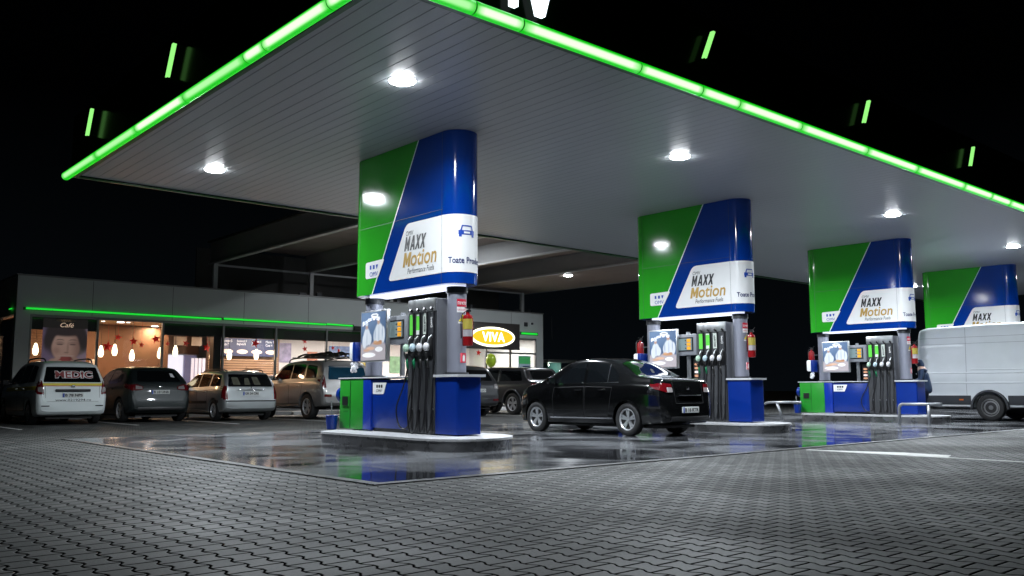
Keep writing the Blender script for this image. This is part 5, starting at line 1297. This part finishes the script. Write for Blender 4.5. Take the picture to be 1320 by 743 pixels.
# --- dark grey hatchback
P2 = dict(L=4.3, hw=.90, r=.335, tw=.21, wheels=(.76, 3.40), sm=.13, tumble=.50,
    top=[(0, .58), (.03, .70), (.06, .92), (.14, 1.10), (.50, 1.40), (.62, 1.50), (.9, 1.545), (1.6, 1.57), (2.2, 1.55), (2.6, 1.46), (3.35, 1.10), (3.85, 1.0), (4.1, .85), (4.22, .65), (4.3, .5)],
    belt=[(0, .53), (.06, .85), (.14, 1.02), (.6, 1.08), (1.2, 1.04), (3.2, .98), (3.85, .90), (4.1, .76), (4.3, .45)],
    bot=[(0, .36), (.1, .27), (.6, .2), (3.8, .2), (4.3, .28)],
    w=[(0, .70), (.04, .78), (.14, .84), (.4, .885), (1.2, .90), (3.3, .90), (3.8, .87), (4.1, .76), (4.3, .5)])
grey_paint = paint('dark grey car paint', (.012, .018, .019), .38, .2, .3)
c = Car(P2, 'parked_car', 'dark grey rounded hatchback with clear tail lamps, second in the parked row', 'car', (8.93, 24.98, 0), grey_paint)
c.door([(1.22, .36), (1.16, .98), (1.86, .98), (1.88, .34)], (1.35, .93)); c.door([(1.9, .34), (1.88, .98), (2.9, .95), (2.96, .7), (2.9, .33)], (2.03, .93))
c.side2('side_window', [rounded([(1.92, 1.06), (3.02, 1.035), (2.62, 1.34), (2.3, 1.44), (1.92, 1.46)], .03), rounded([(1.1, 1.10), (1.86, 1.07), (1.86, 1.46), (1.2, 1.44)], .03), rounded([(.82, 1.14), (1.04, 1.12), (1.10, 1.40), (.95, 1.36)], .03)], 'glass_dark', .005)
c.proj('rear_window', [rounded([(-.60, 1.13), (.60, 1.13), (.50, 1.43), (-.50, 1.43)], .05)], 'glass_dark', 'rear', .005)
c.proj('rear_window_patch', [[(.36, 1.26), (.47, 1.25), (.44, 1.36), (.36, 1.37)]], 'paper', 'rear', .01).name = 'pale_window_patch'  # small paper-pale patch on the rear window
for sg_ in (1, -1):
    q = rounded([(.48, .90), (.78, .88), (.84, .97), (.82, 1.05), (.62, 1.05), (.46, .99)], .03); q = q if sg_ > 0 else mirp(q)
    tl = c.proj('tail_light', [q], 'tail_red', 'rear', .012, cut=.03)
    q = rounded([(.49, .92), (.68, .92), (.66, 1.03), (.50, .99)], .02); q = q if sg_ > 0 else mirp(q)
    c.proj('reverse_lens', [q], 'tail_clear', 'rear', .018, parent=tl, cut=.03)
c.side2('tail_light_side', [rounded([(.12, .91), (.12, 1.04), (.48, 1.08), (.40, .98)], .03)], 'tail_red', .01)
c.plate('B 10 UNR', .84, .5, .11); bm = B(); box(bm, -.05, .05, .03, .08, .965, 1.005, bev=.015); c.solid_on('emblem', bm, 'chrome')
c.bar('lower_bumper', 'black', -.62, .62, -.01, .12, .33, .44, bev=.03); c.mirror(2.85, 1.10, grey_paint)
bm = B(); tubepath(bm, [(.12, .75, 1.545), (.13, .66, 1.66)], .006, n=6); obj('aerial', bm, 'black', c.t, local=True)

# --- silver estate
P3 = dict(L=4.42, hw=.855, r=.305, tw=.19, wheels=(.72, 3.42), sm=.12, tumble=.36,
    top=[(0, .60), (.03, .70), (.05, .90), (.09, 1.02), (.24, 1.34), (.34, 1.40), (.7, 1.445), (1.6, 1.47), (2.2, 1.45), (2.55, 1.38), (3.2, 1.0), (3.9, .88), (4.2, .74), (4.35, .58), (4.42, .45)],
    belt=[(0, .55), (.05, .82), (.1, .93), (.6, .96), (1.3, .96), (3.1, .92), (3.9, .82), (4.2, .68), (4.42, .42)],
    bot=[(0, .36), (.1, .27), (.6, .2), (3.9, .19), (4.42, .26)],
    w=[(0, .74), (.04, .80), (.12, .83), (.4, .85), (1.3, .855), (3.4, .855), (3.9, .82), (4.2, .72), (4.42, .5)])
silver = paint('silver car paint', (.40, .42, .43), .3, .6)
c = Car(P3, 'parked_car', 'silver estate car with big rear window and roof rails, third in the parked row', 'car', (11.28, 24.3, 0), silver)
c.door([(1.2, .36), (1.14, .88), (1.9, .88), (1.92, .34)], (1.3, .84)); c.door([(1.94, .34), (1.92, .88), (2.95, .86), (3.0, .7), (2.95, .33)], (2.06, .84))
c.side2('side_window', [rounded([(1.95, .98), (2.98, .96), (2.52, 1.30), (2.25, 1.36), (1.95, 1.37)], .03), rounded([(1.14, 1.0), (1.89, .98), (1.89, 1.37), (1.14, 1.36)], .03), rounded([(.38, 1.01), (1.06, 1.0), (1.06, 1.36), (.50, 1.32)], .03)], 'glass_dark', .005)
c.proj('rear_window', [rounded([(-.68, .99), (.68, .99), (.60, 1.35), (-.60, 1.35)], .04)], 'glass_dark', 'rear', .005)
gl_ = mat('painted through-light', (.10, .10, .075), .1, var=.6, vs=8)  # opaque paler tone for the light showing through the rear window
for q in (rounded([(-.52, 1.04), (-.30, 1.04), (-.36, 1.26), (-.55, 1.26)], .03), rounded([(-.18, 1.04), (.0, 1.04), (-.04, 1.24), (-.16, 1.24)], .03), rounded([(.12, 1.04), (.32, 1.04), (.24, 1.27), (.06, 1.27)], .03)): c.proj('painted_seat_gap_light', [q], gl_, 'rear', .008)  # light between the seats, painted as pale patches on the dark glass
for sg_ in (1, -1):
    q = rounded([(.70, .62), (.82, .62), (.80, 1.0), (.72, 1.02)], .02); q = q if sg_ > 0 else mirp(q)
    c.proj('tail_light', [q], 'tail_red', 'rear', .012, cut=.03)
c.side2('tail_light_side', [rounded([(.06, .66), (.06, .98), (.17, 1.04), (.17, .66)], .02)], 'tail_red', .01)
c.proj('plate_recess', [rounded([(-.40, .70), (.40, .70), (.44, .90), (-.44, .90)], .05)], silver, 'rear', .012)
c.plate('GR 24 CRE', .79, .5, .11); c.bar('gate_strip', 'chrome', -.42, .42, -.004, .04, .885, .905, bev=.005)
c.bar('bumper_band', 'black', -.76, .76, -.006, .05, .555, .60); bm = B(); box(bm, -.02, .02, .02, .06, .93, .985, bev=.008); c.solid_on('emblem', bm, 'chrome')
c.side2('side_moulding', [[(.35, .52), (.48, .52), (.48, .60), (.35, .60)], [(1.15, .50), (3.0, .48), (3.0, .56), (1.15, .58)]], 'black', .008)
for sd in (-1, 1):
    bm = B(); tubepath(bm, spline([(sd * .55, .45, 1.40), (sd * .56, .6, 1.475), (sd * .57, 1.4, 1.51), (sd * .56, 2.0, 1.485), (sd * .55, 2.2, 1.41)], 5), .017, n=8); obj('roof_rail', bm, 'dark_metal', c.t, local=True, smooth=True)
c.mirror(2.85, 1.0, 'black')
bm = B(); tubepath(bm, [(-.05, .5, 1.43), (.02, .42, 1.58)], .006, n=6); obj('aerial', bm, 'black', c.t, local=True)

# --- bronze-grey four wheel drive
P4 = dict(L=4.75, hw=.93, r=.385, tw=.25, wheels=(.98, 3.78), sm=.14, tumble=.30, gap=.075,
    top=[(0, .72), (.02, .80), (.05, 1.05), (.09, 1.2), (.22, 1.66), (.34, 1.76), (.8, 1.80), (1.9, 1.82), (2.6, 1.78), (2.9, 1.70), (3.55, 1.24), (4.2, 1.16), (4.5, 1.0), (4.65, .8), (4.75, .6)],
    belt=[(0, .66), (.04, .98), (.09, 1.14), (.6, 1.2), (1.3, 1.18), (3.4, 1.14), (4.2, 1.05), (4.5, .9), (4.75, .55)],
    bot=[(0, .50), (.1, .40), (.8, .34), (3.9, .34), (4.75, .42)],
    w=[(0, .80), (.04, .86), (.12, .90), (.4, .925), (1.3, .93), (3.6, .93), (4.2, .90), (4.5, .8), (4.75, .6)])
bronze = paint('champagne car paint', (.37, .365, .36), .32, .6)
c = Car(P4, 'parked_car', 'tall silver grey four wheel drive with loaded roof rack behind the green cabinet', 'car', (14.08, 23.55, 0), bronze)
c.door([(1.4, .48), (1.25, 1.10), (2.1, 1.10), (2.12, .46)], (1.5, 1.02)); c.door([(2.14, .46), (2.12, 1.10), (3.25, 1.08), (3.3, .8), (3.22, .46)], (2.26, 1.02))
c.side2('side_window', [rounded([(2.15, 1.24), (3.3, 1.20), (2.85, 1.58), (2.5, 1.68), (2.15, 1.69)], .04), rounded([(1.28, 1.25), (2.09, 1.24), (2.09, 1.69), (1.28, 1.68)], .04), rounded([(.48, 1.26), (1.18, 1.25), (1.18, 1.67), (.56, 1.62)], .05)], 'glass_dark', .005)
c.proj('rear_window', [rounded([(-.68, 1.20), (.68, 1.20), (.60, 1.62), (-.60, 1.62)], .05)], mat('blue tinted glass', (.01, .05, .09), .08, var=.4, vs=5), 'rear', .005)
for sg_ in (1, -1):
    q = rounded([(.76, .95), (.88, .96), (.88, 1.28), (.80, 1.34)], .02); q = q if sg_ > 0 else mirp(q); c.proj('tail_light', [q], 'tail_red', 'rear', .012, cut=.03)
    q = rounded([(.60, .68), (.84, .68), (.84, .76), (.60, .76)], .02); q = q if sg_ > 0 else mirp(q); c.proj('reflector', [q], 'tail_red', 'rear', .015, cut=.03)
c.side2('tail_light_side', [rounded([(.07, .98), (.07, 1.26), (.20, 1.34), (.20, 1.0)], .02)], 'tail_clear', .01)
c.plate('B 44 VDM', .92, .5, .11, cx=.15); c.bar('running_board', 'dark_metal', -.97, -.84, 1.55, 3.2, .36, .41); c.mirror(3.12, 1.26, bronze)
for sd in (-1, 1):
    bm = B(); tubepath(bm, spline([(sd * .62, .35, 1.75), (sd * .64, .5, 1.87), (sd * .65, 1.5, 1.90), (sd * .64, 2.5, 1.87), (sd * .62, 2.7, 1.76)], 5), .022, n=8); obj('roof_rail', bm, 'dark_metal', c.t, local=True, smooth=True)
bm = B()
for y in (.7, 1.5, 2.3): box(bm, -.72, .72, y - .03, y + .03, 1.90, 1.93, bev=.01)
for k in range(5):
    x = -.45 + k * .22; tubepath(bm, spline([(x, .6, 1.96), (x + .05, .95, 2.03 + .03 * (k % 2)), (x - .04, 1.5, 1.98), (x + .03, 2.0, 2.02), (x, 2.45, 1.95)], 5), .03 + .01 * (k % 2), n=6)
obj('roof_rack', bm, 'black', c.t, local=True)

# --- dark SUV half hidden behind the first pump
P5 = dict(L=4.6, hw=.925, r=.36, tw=.23, wheels=(.9, 3.6), sm=.14, tumble=.42,
    top=[(0, .68), (.02, .78), (.05, 1.0), (.12, 1.16), (.34, 1.58), (.46, 1.66), (.9, 1.70), (1.9, 1.72), (2.5, 1.68), (2.8, 1.6), (3.5, 1.16), (4.1, 1.08), (4.4, .92), (4.52, .7), (4.6, .55)],
    belt=[(0, .62), (.05, .94), (.12, 1.08), (.6, 1.12), (3.3, 1.06), (4.1, .97), (4.4, .82), (4.6, .5)],
    bot=[(0, .44), (.1, .34), (.8, .28), (3.9, .28), (4.6, .36)],
    w=[(0, .78), (.04, .84), (.12, .88), (.4, .915), (1.3, .925), (3.5, .925), (4.1, .88), (4.4, .78), (4.6, .56)])
dgrey = paint('charcoal car paint', (.035, .036, .04), .3, .4)
c = Car(P5, 'parked_car', 'charcoal sport utility car mostly hidden behind the nearest pump and cabinet', 'car', (18.55, 22.7, 0), dgrey)
c.door([(1.3, .42), (1.2, 1.02), (2.0, 1.02), (2.02, .4)], (1.4, .95)); c.door([(2.04, .4), (2.02, 1.02), (3.1, 1.0), (3.15, .75), (3.1, .4)], (2.2, .95))
c.side2('side_window', [rounded([(2.05, 1.16), (3.15, 1.12), (2.72, 1.48), (2.05, 1.58)], .04), rounded([(.6, 1.18), (1.98, 1.16), (1.98, 1.59), (.75, 1.54)], .04)], 'glass_dark', .005)
c.proj('rear_window', [rounded([(-.62, 1.18), (.62, 1.18), (.53, 1.54), (-.53, 1.54)], .05)], 'glass_dark', 'rear', .005)
for sg_ in (1, -1):
    q = rounded([(.62, .92), (.86, .92), (.87, 1.06), (.66, 1.08)], .03); q = q if sg_ > 0 else mirp(q); c.proj('tail_light', [q], 'tail_clear', 'rear', .012, cut=.03)
    q = rounded([(.55, .52), (.82, .52), (.82, .58), (.55, .58)], .02); q = q if sg_ > 0 else mirp(q); c.proj('reflector', [q], 'tail_red', 'rear', .015, cut=.03)
c.plate('B 21 LEO', .86, .5, .11); c.mirror(3.05, 1.18, dgrey)

# --- dark pickup
P6 = dict(L=5.1, hw=.93, r=.385, tw=.25, wheels=(1.22, 4.2), sm=.06, tumble=.34, gap=.09,
    top=[(0, .70), (.02, .80), (.04, 1.14), (.10, 1.16), (.30, 1.17), (.40, 1.19), (.72, 1.62), (.85, 1.66), (1.6, 1.69), (2.6, 1.72), (3.1, 1.68), (3.3, 1.6), (3.85, 1.22), (4.5, 1.12), (4.9, .95), (5.0, .8), (5.1, .6)],
    belt=[(0, .65), (.04, 1.08), (.3, 1.13), (3.6, 1.13), (4.5, 1.03), (4.9, .86), (5.1, .55)],
    bot=[(0, .58), (.1, .50), (.8, .42), (4.3, .40), (5.1, .48)],
    w=[(0, .86), (.04, .90), (.4, .92), (1.3, .93), (4.2, .93), (4.7, .88), (4.95, .78), (5.1, .6)])
c = Car(P6, 'parked_car', 'dark grey pickup with flared wheel arches and black canopy left of the black sedan', 'car', (21.75, 22.5, 0), dgrey)
c.side2('side_window', [rounded([(.72, 1.20), (1.95, 1.19), (1.95, 1.58), (.92, 1.56)], .05), rounded([(2.1, 1.19), (2.78, 1.19), (2.78, 1.60), (2.12, 1.60)], .04), rounded([(2.86, 1.19), (3.66, 1.17), (3.28, 1.5), (2.86, 1.6)], .04)], 'glass_dark', .006)
c.side2('pillar_trim', [[(2.0, 1.16), (2.03, 1.16), (2.06, 1.62), (2.03, 1.62)], [(1.98, .50), (1.987, .50), (1.987, 1.16), (1.98, 1.16)]], 'chrome', .008)
c.proj('rear_window', [rounded([(-.60, 1.25), (.60, 1.25), (.55, 1.56), (-.55, 1.56)], .05)], 'glass_dark', 'rear', .005)
for sg_ in (1, -1):
    q = rounded([(.74, .80), (.90, .80), (.90, 1.10), (.76, 1.10)], .02); q = q if sg_ > 0 else mirp(q); c.proj('tail_light', [q], 'tail_red', 'rear', .012, cut=.03)
c.side2('tail_light_side', [rounded([(.05, .84), (.05, 1.10), (.22, 1.10), (.17, .86)], .02)], 'tail_red', .01)
for sd in (-1, 1):
    for y in P6['wheels']:
        bm = B(); pts = [(sd * .925, y + .50 * math.cos(a), .385 + .50 * math.sin(a)) for a in [R(-8 + 196 * k / 24) for k in range(25)]]; tubepath(bm, pts, .03, n=8); obj('arch_flare', bm, 'dark_metal', c.t, local=True, smooth=True)
c.bar('rear_bumper', 'chrome', -.80, .80, -.08, .06, .56, .66, bev=.03); c.plate('B 55 ROK', .90, .5, .11); c.mirror(3.45, 1.24, dgrey)
c.door([(2.1, .55), (2.08, 1.06), (2.8, 1.06), (2.82, .53)], (2.2, .98)); c.door([(2.84, .53), (2.82, 1.06), (3.65, 1.04), (3.7, .8), (3.62, .53)], (2.95, .98))

# --- white panel van on the right, tail towards the shop
PV = dict(L=6.6, hw=1.03, r=.365, tw=.21, wheels=(1.98, 5.62), sm=.05, tumble=.075, gap=.085, roofr=1.0, style='steel', rimm='rim_dark',
    top=[(0, .74), (.02, .9), (.05, 2.45), (.10, 2.60), (.30, 2.66), (2.0, 2.70), (4.6, 2.70), (4.9, 2.62), (5.2, 2.35), (5.75, 1.45), (6.1, 1.25), (6.4, 1.05), (6.55, .8), (6.6, .6)],
    belt=[(0, .70), (.03, .8), (.1, 1.35), (4.9, 1.35), (5.7, 1.2), (6.2, 1.0), (6.6, .55)],
    bot=[(0, .46), (.1, .40), (.6, .36), (5.8, .36), (6.6, .4)],
    w=[(0, .96), (.03, 1.0), (.12, 1.02), (.4, 1.03), (5.2, 1.03), (5.8, .98), (6.2, .88), (6.6, .6)])
van_paint = paint('white van paint', (.70, .735, .76), .35, 0, coat=.5)
c = Car(PV, 'parked_van', 'long white panel van with dark lower cladding filling the right edge', 'van', (25.93 + 1.03, 11.60, 0), van_paint, rz=math.pi)
c.side2('lower_cladding', [[(.06, .44), (1.50, .44), (1.50, .695), (.06, .695)], [(2.46, .44), (5.1, .44), (5.1, .695), (2.46, .695)]], 'dark_metal', .012, cut=.08)
c.side2('sill_step', [[(.3, .375), (1.35, .375), (1.35, .43), (.3, .43)]], 'white', .02, cut=.08)
c.side2('side_marker', [[(1.18, .56), (1.30, .56), (1.30, .60), (1.18, .60)]], 'orange_lens', .018)
c.side2('panel_seam', [[(1.395, .70), (1.405, .70), (1.405, 2.60), (1.395, 2.60)], [(.1, 2.33), (5, 2.33), (5, 2.338), (.1, 2.338)], [(.1, 2.15), (5, 2.15), (5, 2.157), (.1, 2.157)], [(3.2, .72), (3.208, .72), (3.208, 2.32), (3.2, 2.32)], [(4.5, .72), (4.508, .72), (4.508, 2.32), (4.5, 2.32)]], 'grey_plastic', .004, cut=.08)
rib = mat('pressed rib paint', (.70, .735, .76), .35)
for z0, z1, y0, y1 in ((1.30, 1.345, .1, 5.0), (1.02, 1.07, .1, 5.0), (1.40, 1.43, 1.5, 3.1)):
    for sd in (-1, 1):
        h = c.bvh.ray_cast(Vector((sd * 6, 2, z0)), Vector((-sd, 0, 0)))[0]
        bm = B(); box(bm, h.x - sd * .02, h.x + sd * .011, y0, y1, z0, z1, bev=.009); obj('side_rib', bm, rib, c.t, local=True, auto=60)
for sd in (-1, 1):
    bm = B(); pts = [(sd * 1.028, 1.98 + .47 * math.cos(a), .345 + .47 * math.sin(a)) for a in [R(-4 + 188 * k / 24) for k in range(25)]]; tubepath(bm, pts, .042, n=8); obj('arch_flare', bm, 'dark_metal', c.t, local=True, smooth=True)
c.side2('cab_window', [rounded([(4.75, 1.42), (5.55, 1.40), (5.35, 1.9), (5.1, 2.08), (4.75, 2.08)], .05)], 'glass_dark', .006)
c.door([(4.65, .75), (4.65, 1.36), (5.5, 1.32), (5.5, .75)], (4.75, 1.2))
for sg_ in (1, -1):
    q = rounded([(.84, 1.0), (.97, 1.0), (.96, 1.6), (.86, 1.6)], .02); q = q if sg_ > 0 else mirp(q); c.proj('tail_light', [q], 'tail_red', 'rear', .012)
c.proj('rear_door_seam', [[(-.004, .8), (.004, .8), (.004, 2.4), (-.004, 2.4)]], 'rim_well', 'rear', .005)
c.proj('windscreen', [rounded([(-.8, 1.45), (.8, 1.45), (.74, 2.2), (-.74, 2.2)], .06)], 'glass_dark', 'front', .006)
c.plate('B 90 TRN', .86)

# ------------------------------------------------------------ person beside the van
def skinned(name, joints, edges, m, parent, lv=2, root=0):
    me = bpy.data.meshes.new(name); me.from_pydata([j[0] for j in joints], edges, [])
    o = bpy.data.objects.new(name, me); C.objects.link(o)
    md = o.modifiers.new('s', 'SKIN'); md.use_smooth_shade = True
    for i, j in enumerate(joints):
        r = j[1]; me.skin_vertices[0].data[i].radius = (r, r) if isinstance(r, (int, float)) else r
    me.skin_vertices[0].data[root].use_root = True
    sd = o.modifiers.new('d', 'SUBSURF'); sd.levels = lv; sd.render_levels = lv
    bpy.context.view_layer.update()
    r = bpy.data.meshes.new_from_object(o.evaluated_get(bpy.context.evaluated_depsgraph_get()))
    bpy.data.objects.remove(o)
    bm = B(); bm.from_mesh(r); bpy.data.meshes.remove(r)
    return obj(name, bm, m, parent, local=True, smooth=True)
pr_ = thing('person', 'person in a dark navy hooded jacket filling up between the third pump and the van', 'person', (24.5, 10.70, 0))
pr_.rotation_euler = (0, 0, R(110))      # faces roughly back towards the pump (local +x = forward)
J = [((0, 0, .92), .10), ((.02, 0, 1.12), .13), ((.06, 0, 1.32), .15), ((.10, 0, 1.43), .10), ((.13, 0, 1.50), .055), ((.17, 0, 1.585), .085), ((.175, 0, 1.66), .088),
     ((.08, .17, 1.39), .075), ((.10, .26, 1.15), .052), ((.28, .20, .98), .042), ((.36, .18, .97), .03),
     ((.08, -.17, 1.39), .075), ((.12, -.26, 1.16), .052), ((.34, -.18, 1.06), .042), ((.42, -.16, 1.07), .03),
     ((.0, .10, .86), .07), ((.05, .11, .50), .055), ((-.03, .12, .12), .045), ((-.01, .12, .05), .045), ((.14, .13, .035), .035),
     ((.0, -.10, .86), .07), ((.08, -.11, .50), .055), ((.04, -.12, .12), .045), ((.06, -.12, .05), .045), ((.21, -.13, .035), .035)]
Ed = [(0, 1), (1, 2), (2, 3), (3, 4), (4, 5), (5, 6), (3, 7), (7, 8), (8, 9), (9, 10), (3, 11), (11, 12), (12, 13), (13, 14), (0, 15), (15, 16), (16, 17), (17, 18), (18, 19), (0, 20), (20, 21), (21, 22), (22, 23), (23, 24)]
skinned('body', J, Ed, 'skin', pr_)
# nose, eyes, ears
bm = B(); r_ = bmesh.ops.create_icosphere(bm, subdivisions=2, radius=.014); bmesh.ops.translate(bm, vec=(.268, 0, 1.615), verts=bm.verts); obj('nose', bm, 'skin', pr_, local=True, smooth=True)
for s_ in (-.03, .03):
    bm = B(); bmesh.ops.create_icosphere(bm, subdivisions=2, radius=.009); bmesh.ops.translate(bm, vec=(.252, s_, 1.64), verts=bm.verts); obj('eye', bm, 'black', pr_, local=True, smooth=True)
JJ = [((0, 0, .72), (.19, .215)), ((.0, 0, .95), (.165, .185)), ((.02, 0, 1.12), (.15, .175)), ((.06, 0, 1.32), (.165, .20)), ((.10, 0, 1.43), .12),
      ((.08, .18, 1.39), .095), ((.10, .275, 1.15), .072), ((.27, .205, .98), .058), ((.08, -.18, 1.39), .095), ((.12, -.275, 1.16), .072), ((.33, -.185, 1.06), .058)]
skinned('jacket', JJ, [(0, 1), (1, 2), (2, 3), (3, 4), (4, 5), (5, 6), (6, 7), (4, 8), (8, 9), (9, 10)], 'jacket', pr_)
HH = [((.08, 0, 1.44), .10), ((.10, 0, 1.54), .10), ((.145, 0, 1.64), .112), ((.15, 0, 1.69), .09)]
skinned('hood', HH, [(0, 1), (1, 2), (2, 3)], 'jacket', pr_)
for s_, a in ((.10, 15), (-.10, 20)):
    k = J[a:a + 3]
    skinned('trouser_leg', [((k[0][0][0], k[0][0][1] * .8, .96), .12), (k[1][0], .082), ((k[2][0][0], k[2][0][1], .10), .07)], [(0, 1), (1, 2)], 'trousers', pr_)
    q = J[a + 3][0]
    bm = B(); box(bm, q[0] - .07, q[0] + .21, q[1] - .05, q[1] + .05, .0, .085, bev=.03, seg=3); obj('shoe', bm, 'black', pr_, local=True, auto=50)
for (hx, hy, hz), s_ in (((.36, .18, .97), 1), ((.42, -.16, 1.07), -1)):
    for k in range(4):
        bm = B(); y0 = hy - .028 + k * .019; tubepath(bm, [(hx, y0, hz), (hx + .045, y0, hz - .008), (hx + .075, y0, hz - .03), (hx + .078 - .004 * abs(k - 1), y0, hz - .055)], [.011, .010, .009, .007], n=8); obj('finger', bm, 'skin', pr_, local=True, smooth=True)
    bm = B(); tubepath(bm, [(hx - .02, hy - .03 * s_, hz), (hx + .02, hy - .045 * s_, hz - .015), (hx + .045, hy - .04 * s_, hz - .035)], [.013, .011, .008], n=8); obj('thumb', bm, 'skin', pr_, local=True, smooth=True)
bm = B(); box(bm, .205, .222, .05, .14, 1.27, 1.31, bev=.004); obj('jacket_badge', bm, 'paper', pr_, local=True)
